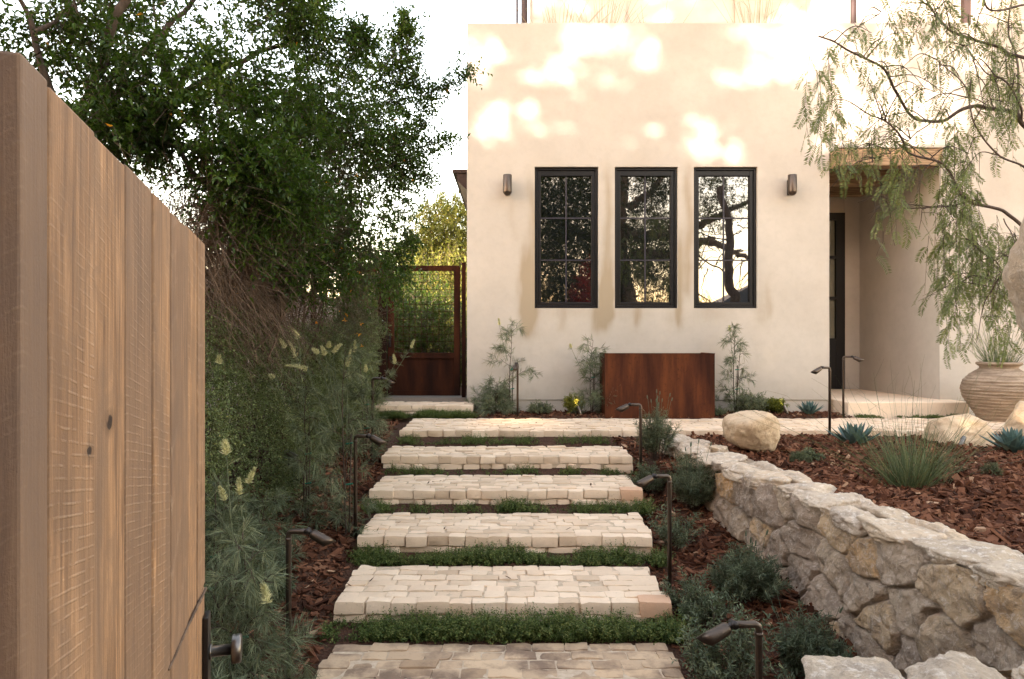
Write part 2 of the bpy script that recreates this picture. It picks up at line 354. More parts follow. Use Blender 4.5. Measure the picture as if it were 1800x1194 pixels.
def m_wood():
    k = M('weathered_oak'); p = k.coord(); tn = k.attr()
    cv = k.n('ShaderNodeCombineXYZ'); k.l(k.math('MULTIPLY', tn, 7.3), cv.inputs[0]); k.l(k.math('MULTIPLY', tn, 3.1), cv.inputs[1]); k.l(k.math('MULTIPLY', tn, 13.7), cv.inputs[2])
    ad = k.n('ShaderNodeVectorMath'); ad.operation = 'ADD'; k.l(p, ad.inputs[0]); k.l(cv.outputs[0], ad.inputs[1]); q = ad.outputs[0]
    gr = k.noise(k.mapn(q, (55, 55, 2.2)), 2, 6, .65, .8); big = k.noise(k.mapn(q, (3.5, 3.5, 1.2)), 1.6, 4, .6, .5); fine = k.noise(q, 260, 3, .6)
    # circular-saw arcs: rings round a far centre, in the board's own plane
    w1 = k.n('ShaderNodeTexWave'); w1.wave_type = 'RINGS'; w1.rings_direction = 'SPHERICAL'; w1.inputs['Scale'].default_value = 27; w1.inputs['Distortion'].default_value = 1.2; w1.inputs['Detail'].default_value = 3; w1.inputs['Detail Scale'].default_value = 2
    k.l(k.mapn(q, (1, 1, 1), (0, 0, 0), (.55, 0, -6.0)), w1.inputs['Vector'])
    w2 = k.n('ShaderNodeTexWave'); w2.wave_type = 'BANDS'; w2.bands_direction = 'Z'; w2.inputs['Scale'].default_value = 34; w2.inputs['Distortion'].default_value = .7; w2.inputs['Detail'].default_value = 3
    k.l(k.mapn(q, (1, 1, 1), (0, math.radians(33), 0)), w2.inputs['Vector'])
    mk = k.ramp(k.noise(k.mapn(q, (3, 3, 1.0)), 1.7, 3, .5), [(.46, (0, 0, 0)), (.66, (1, 1, 1))])
    saw = k.mix(k.ramp(tn, [(.48, (0, 0, 0)), (.52, (1, 1, 1))]), k.ramp(w1.outputs[1], [(.80, (0, 0, 0)), (.99, (1, 1, 1))]), k.ramp(w2.outputs[1], [(.80, (0, 0, 0)), (.99, (1, 1, 1))]))
    brk = k.ramp(k.noise(q, 40, 4, .75), [(.42, (0, 0, 0)), (.58, (1, 1, 1))])
    saw = k.mix(1., saw, mk, 'MULTIPLY'); saw = k.mix(1., saw, brk, 'MULTIPLY')
    c = k.ramp(k.math('ADD', k.math('MULTIPLY', gr, .62), k.math('MULTIPLY', big, .38)), [(.38, (0.130, 0.067, 0.034)), (.49, (0.290, 0.163, 0.084)), (.60, (0.450, 0.265, 0.143))])
    c = k.mix(k.ramp(big, [(.50, (0, 0, 0)), (.66, (.75, .75, .75))]), c, (.13, .083, .058))
    c = k.mix(k.ramp(tn, [(0, (0, 0, 0)), (.2, (.0, .0, .0)), (.35, (.55, .55, .55)), (.45, (.1, .1, .1)), (.68, (.6, .6, .6)), (.8, (.05, .05, .05)), (.9, (.45, .45, .45)), (1, (.9, .9, .9))]), c, (.125, .083, .062))
    mot = k.noise(k.mapn(q, (9, 9, 5)), 2.2, 6, .7, .6); c = k.mix(k.ramp(mot, [(.42, (.5, .5, .5)), (.56, (0, 0, 0))]), c, (.16, .10, .065))
    wz = k.n('ShaderNodeVectorMath'); wz.operation = 'MULTIPLY_ADD'; k.l(k.n('ShaderNodeTexNoise', i_Scale=60.).outputs['Color'], wz.inputs[0]); wz.inputs[1].default_value = (.012, .012, .02); k.l(p, wz.inputs[2])
    for (kx, ky, kz, kr) in ((.234, -.753, 1.640, .013), (.260, -.836, 1.619, .009), (.075, -.24, 1.2, .008), (.19, -.62, 1.05, .010)):
        di = k.n('ShaderNodeVectorMath'); di.operation = 'DISTANCE'; k.l(k.mapn(wz.outputs[0], (.6, .6, 1.1)), di.inputs[0]); di.inputs[1].default_value = ((kx + .006) * .6, (ky + .006) * .6, (kz + .01) * 1.1)
        kd = k.math('MULTIPLY', di.outputs['Value'], 1 / (kr * 1.6)); c = k.mix(k.ramp(kd, [(0, (1, 1, 1)), (.30, (.95, .95, .95)), (.38, (.35, .35, .35)), (1, (0, 0, 0))]), c, (.020, .011, .008))
    c = k.mix(k.math('MULTIPLY', saw, .17), c, (.56, .42, .30)); k.col(c); k.set(.72, 0, .3)
    k.bump(k.math('ADD', k.math('MULTIPLY', gr, .6), k.math('ADD', k.math('MULTIPLY', saw, .28), k.math('MULTIPLY', fine, .25))), .55, .004); return k.m
def m_beam():
    k = M('beam_timber'); p = k.coord(); g_ = k.noise(k.mapn(p, (2, 30, 30)), 2, 5, .6, .5); k.col(k.ramp(g_, [(.35, (.17, .105, .058)), (.65, (.36, .24, .14))])); k.set(.7, 0, .3); k.bump(g_, .4, .006); return k.m
def m_jar():
    k = M('ribbed_earthenware'); p = k.coord(); n = k.noise(k.mapn(p, (3, 3, 26)), 1.5, 5, .65, .3); n2 = k.noise(p, 60, 5, .7)
    c = k.ramp(n, [(.35, (.17, .12, .082)), (.6, (.33, .25, .18))]); c = k.mix(k.ramp(n2, [(.5, (0, 0, 0)), (.7, (.6, .6, .6))]), c, (.16, .115, .08)); k.col(c); k.set(.85, 0, .2); k.bump(k.math('ADD', n, n2), .5, .006); return k.m
def m_glass():
    k = M('dark_glass'); k.col((.006, .007, .008)); k.set(.015, 0, .5); k.b.inputs['IOR'].default_value = 2.6
    n = k.noise(k.geo(), 1.5, 2, .5); k.bump(n, .03, .01); return k.m
def m_emit(name, c, st):
    k = M(name); k.col((.8, .8, .8)); k.b.inputs['Emission Color'].default_value = (*c, 1); k.b.inputs['Emission Strength'].default_value = st; return k.m

STUCCO = m_stucco(); COB = m_lime(); COBD = m_dirtycobble(); MORT = m_mortar(); STONE = m_stone(); COPE = m_coping(); BOULD = m_boulder()
SOIL = m_soil(); CHIP = m_chip(); CORT = m_corten(.66); CORTD = m_corten(.25); BRONZE = m_metal('bronze', (.105, .080, .064)); WOOD = m_wood(); BEAM = m_beam(); JAR = m_jar()
STEEL = m_metal('pewter', (.20, .18, .165), .33, .95); DSTEEL = m_metal('dark_pewter', (.05, .044, .043), .4, .9)
BLACK = m_plain('black_paint', (.006, .0055, .007), .4, 0, .2, 20, .25); BAR = m_plain('glazing_bar_paint', (.035, .031, .042), .4, 0, .2, 20, .3); GLASS = m_glass(); FROST = m_plain('frosted_glass', (.16, .15, .11), .3)
GREYWALL = m_plain('grey_plaster', (.34, .30, .27), .9, 0, .2, 3); BROWNM = m_metal('copper_brown', (.035, .016, .013), .6, .2)
CONC = m_plain('concrete', (.22, .19, .165), .9, 0, .5, 90)
BARK = bark_mat('bark', (.055, .038, .030), (.15, .11, .088)); TWIG = bark_mat('twig', (.035, .025, .02), (.10, .072, .056)); DRYTWIG = bark_mat('dry_twig', (.05, .033, .024), (.17, .115, .08), 15)
LEAF_T = leaf_mat('glossy_leaf', [(0, (0.012, 0.026, 0.004)), (.45, (0.029, 0.059, 0.007)), (.85, (0.060, 0.105, 0.011)), (1, (0.117, 0.160, 0.019))], .35, .3, (.10, .17, .02))
LEAF_H = leaf_mat('hedge_leaf', [(0, (0.038, 0.058, 0.021)), (.5, (0.110, 0.145, 0.054)), (.85, (0.228, 0.264, 0.112)), (1, (0.361, 0.340, 0.105))], .45, .2)
LEAF_G = leaf_mat('feathery_leaf', [(0, (0.048, 0.063, 0.036)), (.5, (0.113, 0.135, 0.080)), (1, (0.237, 0.251, 0.138))], .55, .15)
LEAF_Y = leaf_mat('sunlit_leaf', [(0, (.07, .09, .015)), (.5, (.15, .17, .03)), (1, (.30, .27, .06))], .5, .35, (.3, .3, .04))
LEAF_TH = leaf_mat('thyme_leaf', [(0, (0.031, 0.054, 0.014)), (.5, (0.076, 0.117, 0.028)), (1, (0.196, 0.210, 0.063))], .5, .25)
LEAF_L = leaf_mat('lavender_leaf', [(0, (0.054, 0.074, 0.050)), (.5, (0.115, 0.144, 0.090)), (1, (0.230, 0.240, 0.132))], .6, .12)
LEAF_O = leaf_mat('grey_green_leaf', [(0, (0.054, 0.074, 0.044)), (.5, (0.115, 0.142, 0.086)), (1, (0.243, 0.252, 0.132))], .5, .15)
LEAF_P = leaf_mat('pepper_leaf', [(0, (0.061, 0.085, 0.032)), (.5, (0.127, 0.155, 0.056)), (1, (0.242, 0.250, 0.090))], .5, .3, (.22, .26, .06))
LEAF_B = leaf_mat('dark_oak_leaf', [(0, (.014, .022, .009)), (.6, (.035, .048, .015)), (1, (.12, .09, .02))], .5, .15)
LEAF_R = leaf_mat('red_leaf', [(0, (.10, .012, .01)), (1, (.32, .04, .03))], .5, .3, (.4, .05, .04))
RUSH = leaf_mat('rush_stem', [(0, (0.039, 0.058, 0.029)), (.5, (0.091, 0.126, 0.055)), (1, (0.234, 0.228, 0.099))], .45, .05)
AGAVE = leaf_mat('agave_leaf', [(0, (.045, .085, .080)), (.6, (.085, .145, .135)), (1, (.16, .20, .16))], .5, .05)
DRYG = leaf_mat('dry_grass', [(0, (.16, .10, .055)), (.5, (.28, .19, .11)), (1, (.16, .2, .08))], .6, .3)
BLOOM = leaf_mat('cream_bloom', [(0, (.36, .36, .20)), (.6, (.62, .59, .33)), (1, (.78, .74, .48))], .6, .3, (.5, .5, .2))
ORANGE = leaf_mat('orange_petal', [(0, (.55, .17, .01)), (1, (.75, .35, .02))], .5, .4, (.8, .4, .05))
TIE = m_plain('green_tie', (.01, .16, .10), .5)

# ================================================================== SETTING
def wall_mid(y): return 1.586 + (6.45 - y) * .137 + .18      # centre line of the stone retaining wall
def gz(x, y):
    x = np.asarray(x, float); y = np.asarray(y, float)
    st = np.clip(-.13 * (7.34 - y) / .864, -.68, 0)
    right = np.clip((x - .8) / .4, 0, 1)
    z = st - .115 - .10 * right * np.clip((7.2 - y) / 1.2, 0, 1)
    t = np.clip((y - 7.0) / .45, 0, 1); z = z * (1 - t) + (-.05) * t
    t = np.clip((y - 8.45) / .1, 0, 1) * ((x > -.5) & (x < 4.25)); z = z * (1 - t) + .015 * t
    up = (x > wall_mid(y)) & (y > 2.05)
    edge = np.clip((x - wall_mid(y)) / 1.5, 0, 1)
    z = np.where(up & (y < 7.4), -.085 + .03 * edge, z)
    z = np.where((y > 5.9) & (y < 7.35) & (x > 1.35) & (x <= wall_mid(y)) , np.maximum(z, -.16), z)
    z = np.where((y > 6.6) & (y < 7.35) & (x > 1.8), -.07, z)
    corr = (np.abs(x + .03) < 1.3) & (y < 7.3)
    n = .028 * fbm(np.stack([x.ravel() * 2.2, y.ravel() * 2.2, 0 * x.ravel()], 1), 3, 4).reshape(x.shape)
    n = np.where(corr, np.minimum(n * .3, 0), n)
    n = np.where(y > 7.3, n * .2, n)
    return z + n * (np.hypot(x, y) < 30)
def lines(parts):
    out = []
    for a, b, s in parts: out += list(np.arange(a, b - 1e-6, s))
    return np.array(out + [parts[-1][1]])
gx = lines([(-300, -60, 60), (-60, -12, 6), (-12, -4, 1), (-4, 8, .07), (8, 14, 1), (14, 60, 6), (60, 300.01, 60)])
gy = lines([(-300, -60, 60), (-60, -12, 6), (-12, 0, 1), (0, 9.2, .07), (9.2, 14, .8), (14, 62, 6), (62, 300, 59)])
X, Y = np.meshgrid(gx, gy, indexing='ij'); Z = gz(X, Y)
nx, ny = len(gx), len(gy); i, j = np.meshgrid(np.arange(nx - 1), np.arange(ny - 1), indexing='ij'); i = i.ravel(); j = j.ravel()
g = G(); g.add(np.stack([X, Y, Z], 2).reshape(-1, 3), np.stack([i * ny + j, (i + 1) * ny + j, (i + 1) * ny + j + 1, i * ny + j + 1], 1))
tag(g.build('ground', SOIL, smooth=True), kind='structure')

# ---- cobbled treads
def cobble_top(g, x0, x1, y0, y1, z, seed, row=.112, ln=(.11, .20), tmean=.5, dark=None):
    rg = R(seed); nr = max(1, int(round((y1 - y0) / row))); rh = (y1 - y0) / nr
    for r in range(nr):
        x = x0 + rg.uniform(-.012, .012); xe = x1 + rg.uniform(-.012, .012); yc = y0 + (r + .5) * rh + (rg.uniform(-.006, .006) if r else rg.uniform(-.004, .004))
        while x < xe - .02:
            L = rg.uniform(*ln)
            if x + L > xe - .07: L = xe - x
            cobble(g, (x + L / 2, yc + rg.uniform(-.004, .004), z - .036 + rg.uniform(-.005, .004)), (L / 2 - .0014, rh / 2 - .0014, .036), rg.integers(1 << 20),
                   .0075, .0055, rg.uniform(-.015, .015), min(.9, max(0, rg.normal(tmean, .22))))
            x += L
def cobble_face(g, x0, x1, y, z0, z1, seed):
    rg = R(seed); x = x0
    while x < x1 - .02:
        L = rg.uniform(.10, .24)
        if x + L > x1 - .08: L = x1 - x
        zc = (z0 + z1) / 2
        cobble(g, (x + L / 2, y + .035 + rg.uniform(-.014, .008), zc), (L / 2 - .004, .04, (z1 - z0) / 2 - .003), rg.integers(1 << 20), .014, .009, rg.uniform(-.02, .02), min(.9, max(0, rg.normal(.45, .2))))
        x += L
steps = [  # (front y, tread z, x0, x1, label)
    (2.16, -.78, -.93, .80, 'lowest pale cobbled step, right at the gate and below the soot-stained one'),
    (3.02, -.65, -.955, .835, 'soot-stained cobbled step at the very bottom of the picture'),
    (3.89, -.52, -1.02, .90, 'cobbled garden step just above the soot-stained one, with an orange brick at its right corner'),
    (4.75, -.39, -1.08, .99, 'middle cobbled garden step, three treads below the long landing'),
    (5.61, -.26, -1.166, 1.066, 'cobbled step with a rust-orange stone at its right end, two treads below the landing'),
    (6.48, -.13, -1.245, 1.15, 'shallow cobbled step directly below the long landing')]
for k, (y, z, x0, x1, lab) in enumerate(steps):
    t = thing('stone_step', (0, y, z - .15), lab, 'step', 'cobbled steps climbing to the landing')
    g = G(); box(g, x0 + .02, x1 - .02, y + .02, y + .635, z - .26, z - .007); g.build('mortar_core', MORT, t)
    g = G(); cobble_top(g, x0, x1, y, y + .645, z, 40 + k, row=.094)
    cobble_face(g, x0, x1, y + .010, z - .20, z - .072, 60 + k)
    rg = R(90 + k)
    for xs in (x0 + .045, x1 - .045):
        yy = y + .1
        while yy < y + .6: cobble(g, (xs, yy + .06, z - .135), (.04, .062, .055), rg.integers(9999), .014, .008, 0, .5); yy += .128
    if k in (2, 4): cobble(g, (x1 - .080, y + .044, z - .036), (.092, .060, .048), 77, .012, .005, 0, 1.)
    g.build('cobbles', COBD if k < 2 else COB, t, smooth=True)
# landing and path along the house
g = G(); cobble_top(g, -1.217, 7.2, 7.34, 8.5, 0, 7, row=.098, ln=(.12, .21)); cobble_face(g, -1.217, 1.95, 7.352, -.115, -.075, 8)
cobble_face(g, -1.217, 1.95, 7.352, -.19, -.10, 9)
cobble_face(g, 1.95, 7.2, 7.352, -.14, -.075, 10)
box(g, -1.19, 7.2, 7.36, 8.48, -.2, -.010, .3)
tag(g.build('path', COB, smooth=True), 'pale cobbled landing and path along the house front', None, None, 'structure')
t = thing('stone_step', (-1.1, 8.7, 0), 'narrow cobbled sill step in front of the rusty garden gate', 'step')
g = G(); box(g, -1.73, -.51, 8.72, 9.25, -.15, .128); g.build('mortar_core', MORT, t)
g = G(); cobble_top(g, -1.75, -.49, 8.70, 9.28, .14, 71); cobble_face(g, -1.75, -.49, 8.71, -.02, .055, 72); g.build('cobbles', COB, t, smooth=True)
# porch slab
g = G(); box(g, 4.30, 5.86, 8.74, 8.9, -.05, .178, .75); box(g, 4.30, 5.86, 8.903, 11.2, -.05, .18, .6)
tag(g.build('porch_floor', COB, bevel=.012), 'raised pale stone floor of the entrance porch', None, None, 'structure')

# ================================================================== HOUSE
house = thing('house', (2, 9.1, 0), 'cream stucco house with flat parapet, three tall black windows and a porch', 'house')
FX0, FX1, ZT = -.60, 9.0, 5.20
wins = [(.303, 1.152), (1.371, 2.212), (2.424, 3.273)]; WZ0, WZ1 = 1.397, 3.283
xs = sorted(set(np.round(np.concatenate([np.linspace(a, b, max(2, int((b - a) / .025) + 1)) for a, b in zip([FX0, .303, 1.152, 1.371, 2.212, 2.424, 3.273, 4.23, 5.70], [.303, 1.152, 1.371, 2.212, 2.424, 3.273, 4.23, 5.70, FX1])]), 5)))
zs = sorted(set(np.round(np.concatenate([np.linspace(a, b, max(2, int((b - a) / .025) + 1)) for a, b in zip([.177, WZ0, WZ1, 3.46], [WZ0, WZ1, 3.46, ZT])]), 5)))
xs = np.array(xs); zs = np.array(zs); X, Z = np.meshgrid(xs, zs, indexing='ij')
streaks = [(930, 480, 590, 11, .9), (922, 430, 560, 9, .5), (936, 320, 560, 8, .45), (1068, 300, 560, 9, .45), (1060, 490, 580, 9, .8), (1074, 480, 570, 5, .5), (1120, 540, 572, 7, .7), (1197, 420, 575, 6, .7),
           (1211, 300, 520, 7, .5), (1340, 520, 570, 9, .25), (990, 545, 580, 8, .35), (1045, 540, 585, 8, .6), (1352, 500, 560, 6, .3), (965, 292, 300, 30, .25), (1112, 290, 300, 30, .25), (1260, 290, 300, 30, .2), (1180, 545, 570, 9, .3), (903, 345, 420, 8, .15), (1250, 545, 560, 30, .3), (1095, 545, 556, 60, .35), (990, 545, 556, 50, .35)]
Xf, Zf = X.ravel(), Z.ravel(); s = np.zeros(len(Xf)); wob = .035 * fbm(np.stack([Xf * 5, Zf * 3, 0 * Xf], 1), 3, 2)
for (px, pa, pb, wd, a) in streaks:
    x0 = (px - 900) / 132.; zt = EYE - (pa - 597) / 132.; zb = EYE - (pb - 597) / 132.; wm = wd / 132.
    s += a * np.exp(-((Xf - x0 + wob) / wm) ** 2) / (1 + np.exp(-(Zf - zb) / .035)) / (1 + np.exp((Zf - zt) / .10))
s += .12 * np.exp(-(Zf - .18) / .12)
g = G(); yy = 9.1 + .004 * fbm(np.stack([Xf * 1.5, Zf * 1.5, 0 * Xf], 1), 2, 9)
i, j = np.meshgrid(np.arange(len(xs) - 1), np.arange(len(zs) - 1), indexing='ij'); i = i.ravel(); j = j.ravel()
cx = (xs[i] + xs[i + 1]) / 2; cz = (zs[j] + zs[j + 1]) / 2; keep = np.ones(len(i), bool)
for a, b in wins: keep &= ~((cx > a) & (cx < b) & (cz > WZ0) & (cz < WZ1))
keep &= ~((cx > 4.23) & (cx < 5.70) & (cz < 3.46)); nz = len(zs)
edge = np.zeros(len(Xf), bool)
g.add(np.stack([Xf, yy, Zf], 1), np.stack([i * nz + j, (i + 1) * nz + j, (i + 1) * nz + j + 1, i * nz + j + 1], 1)[keep], tint=np.clip(s, 0, 1.2))
for a, b in wins:   # plastered reveals, slightly set behind the face
    for (x0, x1, z0, z1) in ((a - .10, a, WZ0 - .1, WZ1 + .1), (b, b + .10, WZ0 - .1, WZ1 + .1)): box(g, x0, x1, 9.106, 9.35, z0, z1, 0)
    box(g, a + .001, b - .001, 9.106, 9.35, WZ0 - .1, WZ0, 0); box(g, a + .001, b - .001, 9.106, 9.35, WZ1, WZ1 + .1, .1)
box(g, FX0, 4.2, 9.352, 9.5, .17, 5.0, 0)              # inner leaf behind the windows
box(g, FX0, FX0 + .25, 9.104, 9.349, .17, 5.0, 0); box(g, FX0, FX0 + .2, 9.502, 15, .17, 5.0, 0)
box(g, 4.03, 4.23, 9.106, 9.35, .175, 3.6, 0); box(g, 4.03, 4.228, 9.352, 11.1, .17, 3.6, 0)
box(g, FX0 + .002, FX1, 9.104, 9.4, 5.0, 5.198, 0)      # parapet
box(g, FX0 + .25, FX1, 9.41, 12.2, 4.7, 5.02, 0)        # flat roof
box(g, 4.21, 5.1, 11.0, 11.2, .17, 3.6, 0); box(g, 5.36, 5.75, 11.0, 11.2, .17, 3.6, 0); box(g, 5.101, 5.359, 11.01, 11.2, 3.02, 3.6, 0)
V = [(5.70, 9.106, .175), (5.60, 11.0, .175), (5.60, 11.0, 3.6), (5.70, 9.106, 3.6), (5.9, 9.106, .175), (5.9, 11.0, .175), (5.9, 11.0, 3.6), (5.9, 9.106, 3.6)]
g.add(V, [(0, 1, 2, 3), (4, 7, 6, 5), (3, 2, 6, 7), (0, 4, 5, 1), (0, 3, 7, 4)], tint=0)
box(g, 4.23, 5.72, 9.352, 11.1, 3.46, 3.6, 0); box(g, 4.231, 5.699, 9.106, 9.351, 3.461, 3.6, 0)
box(g, FX0 + .01, 4.22, 9.115, 9.3, -.3, .172, .12); box(g, 5.72, FX1, 9.115, 9.3, -.3, .172, .12)
wall = g.build('wall', STUCCO, house)
g = G(); box(g, 4.24, 5.72, 8.86, 9.09, 3.47, 3.52, 0); g.build('lintel_ledge', STUCCO, house, bevel=.01)
for k, (x1, y0, y1) in enumerate(((5.60, 8.88, 9.08), (5.66, 9.95, 10.13), (5.62, 10.72, 10.88))):
    g = G(); z0, z1 = 3.245, (3.455 if k else 3.465); x0 = 4.235
    V = [(x0, y0, z0), (x1 - .07, y0, z0), (x1, y0, z0 + .07), (x1, y0, z1), (x0, y0, z1)]; V += [(a, y1, c) for a, _, c in V]
    g.add(V, [(0, 1, 6, 5), (1, 2, 7, 6), (2, 3, 8, 7), (3, 4, 9, 8), (4, 0, 5, 9)], [(0, 4, 1), (1, 4, 3), (1, 3, 2), (5, 6, 9), (6, 8, 9), (6, 7, 8)])
    g.build('beam', BEAM, house, bevel=.008)
# second storey, set back behind the parapet
g = G(); box(g, .33, 2.05, 12.3, 13, 5.02, 8.2, 0); box(g, 2.052, 4.02, 12.36, 13, 5.02, 8.2, 0); box(g, 4.022, 5.3, 12.3, 13, 5.02, 8.2, .15); box(g, 5.302, 9.5, 12.1, 13, 5.02, 8.2, 0)
g.build('upper_wall', STUCCO, house)
g = G(); box(g, 1.62, 3.72, 12.2, 12.35, 5.60, 5.66); g.build('window_sill', BLACK, house)
g = G(); box(g, 7.95, 8.07, 12.0, 12.09, 5.6, 8.0); g.build('shutter', BROWNM, house)
for x in (.22, 6.05):
    g = G(); tube(g, [(x, 12.12, 4.9), (x, 12.12, 8.3)], .06, 14); tube(g, [(x - .13, 12.16, 4.9), (x - .13, 12.16, 8.3)], .02, 8); g.build('downspout', BROWNM, house, smooth=True)
g = G(); V = [(-.80, 10, 3.30), (-.6, 10, 3.12), (-.6, 10, 3.42), (-.82, 10, 3.42), (-.80, 13, 3.30), (-.6, 13, 3.12), (-.6, 13, 3.42), (-.82, 13, 3.42)]
g.add(V, [(0, 1, 2, 3), (4, 7, 6, 5), (0, 4, 5, 1), (3, 2, 6, 7), (0, 3, 7, 4)]); box(g, -.87, -.59, 9.98, 13, 3.42, 3.47); g.build('gutter', BROWNM, house)
for k, (a, b) in enumerate(wins):
    g = G(); y0, y1 = 9.165, 9.23; f1, f2 = .035, .085
    for (x0, x1, z0, z1, ya) in ((a + .002, a + f1, WZ0 + .002, WZ1 - .002, y0 - .02), (b - f1, b - .002, WZ0 + .002, WZ1 - .002, y0 - .02), (a + f1, b - f1, WZ0 + .002, WZ0 + f1, y0 - .02), (a + f1, b - f1, WZ1 - f1, WZ1 - .002, y0 - .02),
                             (a + f1 + .003, a + f2, WZ0 + f1 + .003, WZ1 - f1 - .003, y0), (b - f2, b - f1 - .003, WZ0 + f1 + .003, WZ1 - f1 - .003, y0), (a + f2, b - f2, WZ0 + f1 + .003, WZ0 + f2, y0), (a + f2, b - f2, WZ1 - f2 - .02, WZ1 - f1 - .003, y0)):
        box(g, x0, x1, ya, y1, z0, z1)
    wf = g.build('window', BLACK, house, bevel=.003)
    g = G(); box(g, a + f2 - .004, b - f2 + .004, 9.20, 9.212, WZ0 + f2 - .004, WZ1 - f2 - .018); g.build('pane', GLASS, wf)
    g = G(); xm = (a + b) / 2; za, zb = WZ0 + f2, WZ1 - f2 - .02
    box(g, xm - .008, xm + .008, 9.183, 9.199, za, zb)
    for f in (1 / 3., 2 / 3.): box(g, a + f2, b - f2, 9.186, 9.1985, za + (zb - za) * f - .008, za + (zb - za) * f + .008)
    g.build('glazing_bar', BAR, wf)
g = G(); box(g, 5.22, 5.358, 10.98, 11.08, .185, 3.02); box(g, 4.6, 5.22, 10.98, 11.08, 2.90, 3.02); box(g, 4.6, 5.22, 10.985, 11.08, .185, .95)
for zz in (.95, 1.62, 2.28): box(g, 4.6, 5.22, 10.99, 11.03, zz, zz + .05)
dr = g.build('door', BLACK, house)
g = G(); box(g, 4.6, 5.22, 11.04, 11.05, 1.0, 2.9); g.build('pane', FROST, dr)

# sconces
def sconce(x, lab, swing):
    t = thing('wall_sconce', (x, 9.09, 3.0), lab, 'wall light', 'bronze wall sconces on the stucco front')
    g = G(); pr = [(0, .142), (.053, .142), (.057, .138), (.057, -.075)] + [(.057 * math.cos(a), -.075 - .057 * math.sin(a)) for a in np.linspace(.15, math.pi / 2, 8)]
    lathe(g, pr, (x + swing, 8.96, 3.0), 32); g.build('shade', BRONZE, t, smooth=True)
    g = G(); tube(g, [(x + swing, 9.0, 2.99), (x, 9.085, 2.99)], .022, 12); box(g, x - .035, x + .035, 9.075, 9.098, 2.90, 3.10); g.build('bracket', DSTEEL, t, bevel=.003)
sconce(-.06, 'bullet-shaped bronze sconce left of the three windows', 0.0)
sconce(3.70, 'bullet-shaped bronze sconce right of the three windows, near the porch', -.02)

# corten planter
t = thing('steel_planter', (1.9, 8.8, 0), 'large rust-brown weathering steel box against the house, under the right two windows', 'planter')
g = G(); x0, x1, y0, y1, zt = 1.163, 2.532, 8.52, 9.06, .80
box(g, x0, x1, y0, y0 + .012, -.02, zt); box(g, x0, x1, y1 - .012, y1, -.02, zt); box(g, x0, x0 + .012, y0 + .012, y1 - .012, -.02, zt); box(g, x1 - .012, x1, y0 + .012, y1 - .012, -.02, zt)
box(g, x0 + .012, x1 - .012, y0 + .012, y1 - .012, .64, .68); g.build('steel_box', CORT, t, bevel=.002)
g = G(); box(g, x0 - .003, x1 + .003, y0 - .003, y0 + .03, zt, zt + .008); box(g, x0 - .003, x0 + .03, y0 + .031, y1, zt, zt + .008); box(g, x1 - .03, x1 + .003, y0 + .031, y1, zt, zt + .008); g.build('rim', CORT, t)

# rusty garden gate
t = thing('garden_gate', (-1.2, 9.35, .2), 'rusty steel garden gate with wire mesh over a solid lower panel', 'gate')
g = G(); gx0, gx1, gz0, gz1, yg = -1.70, -.71, .215, 1.99, 9.33
box(g, gx0, gx0 + .085, yg, yg + .05, gz0, gz1); box(g, gx1 - .085, gx1, yg, yg + .05, gz0, gz1); box(g, gx0 + .085, gx1 - .085, yg + .002, yg + .048, gz1 - .07, gz1); box(g, gx0 + .085, gx1 - .085, yg + .002, yg + .048, .72, .80); box(g, gx0 + .085, gx1 - .085, yg + .002, yg + .048, gz0, gz0 + .07)
g.build('gate_frame', CORTD, t, bevel=.003)
g = G(); box(g, gx0 + .085, gx1 - .085, yg + .02, yg + .03, gz0 + .07, .72); g.build('lower_panel', CORTD, t)
g = G()
for k in range(10): x = gx0 + .085 + (gx1 - gx0 - .17) * (k + .5) / 10; box(g, x - .003, x + .003, yg + .022, yg + .028, .80, gz1 - .07)
for k in range(11): z = .80 + (gz1 - .07 - .80) * (k + .5) / 11; box(g, gx0 + .085, gx1 - .085, yg + .0285, yg + .0345, z - .003, z + .003)
g.build('wire_mesh', CORTD, t)
g = G(); box(g, gx0 + .02, gx0 + .05, yg - .035, yg - .02, .88, 1.06); tube(g, [(gx0 + .035, yg - .02, .9), (gx0 + .035, yg, .9)], .008); tube(g, [(gx0 + .035, yg - .02, 1.04), (gx0 + .035, yg, 1.04)], .008); g.build('handle', BLACK, t); g = G(); box(g, gx0 + .02, gx0 + .06, yg - .01, yg - .001, .70, .75); g.build('lock', BLACK, t)
t = thing('gate_post', (-.66, 9.36, 0), 'tall dark rusty post between the garden gate and the house corner', 'post')
g = G(); box(g, -.685, -.635, 9.31, 9.40, -.05, 2.03); tag(g.build('post_tube', CORTD, t))
t = thing('mesh_screen', (-2.0, 9.36, 0), 'fixed rusty steel mesh panel left of the garden gate, half hidden by leaves', 'fence panel')
g = G(); box(g, -1.83, -1.72, 9.31, 9.41, -.1, 2.03); box(g, -2.75, -2.69, 9.33, 9.39, -.1, 1.98); box(g, -2.69, -1.83, 9.335, 9.385, 1.91, 1.98); box(g, -2.69, -1.83, 9.335, 9.385, .62, .70); g.build('screen_frame', CORTD, t)
g = G()
for k in range(9): x = -2.69 + .86 * (k + .5) / 9; box(g, x - .003, x + .003, 9.352, 9.358, .70, 1.91)
for k in range(11): z = .70 + 1.21 * (k + .5) / 11; box(g, -2.69, -1.83, 9.3585, 9.3645, z - .003, z + .003)
g.build('wire_mesh', CORTD, t)
g = G(); box(g, -1.84, -.62, 9.26, 9.6, -.1, .19); tag(g.build('threshold', CONC), 'grey pebbled concrete threshold under the garden gate', 'threshold')

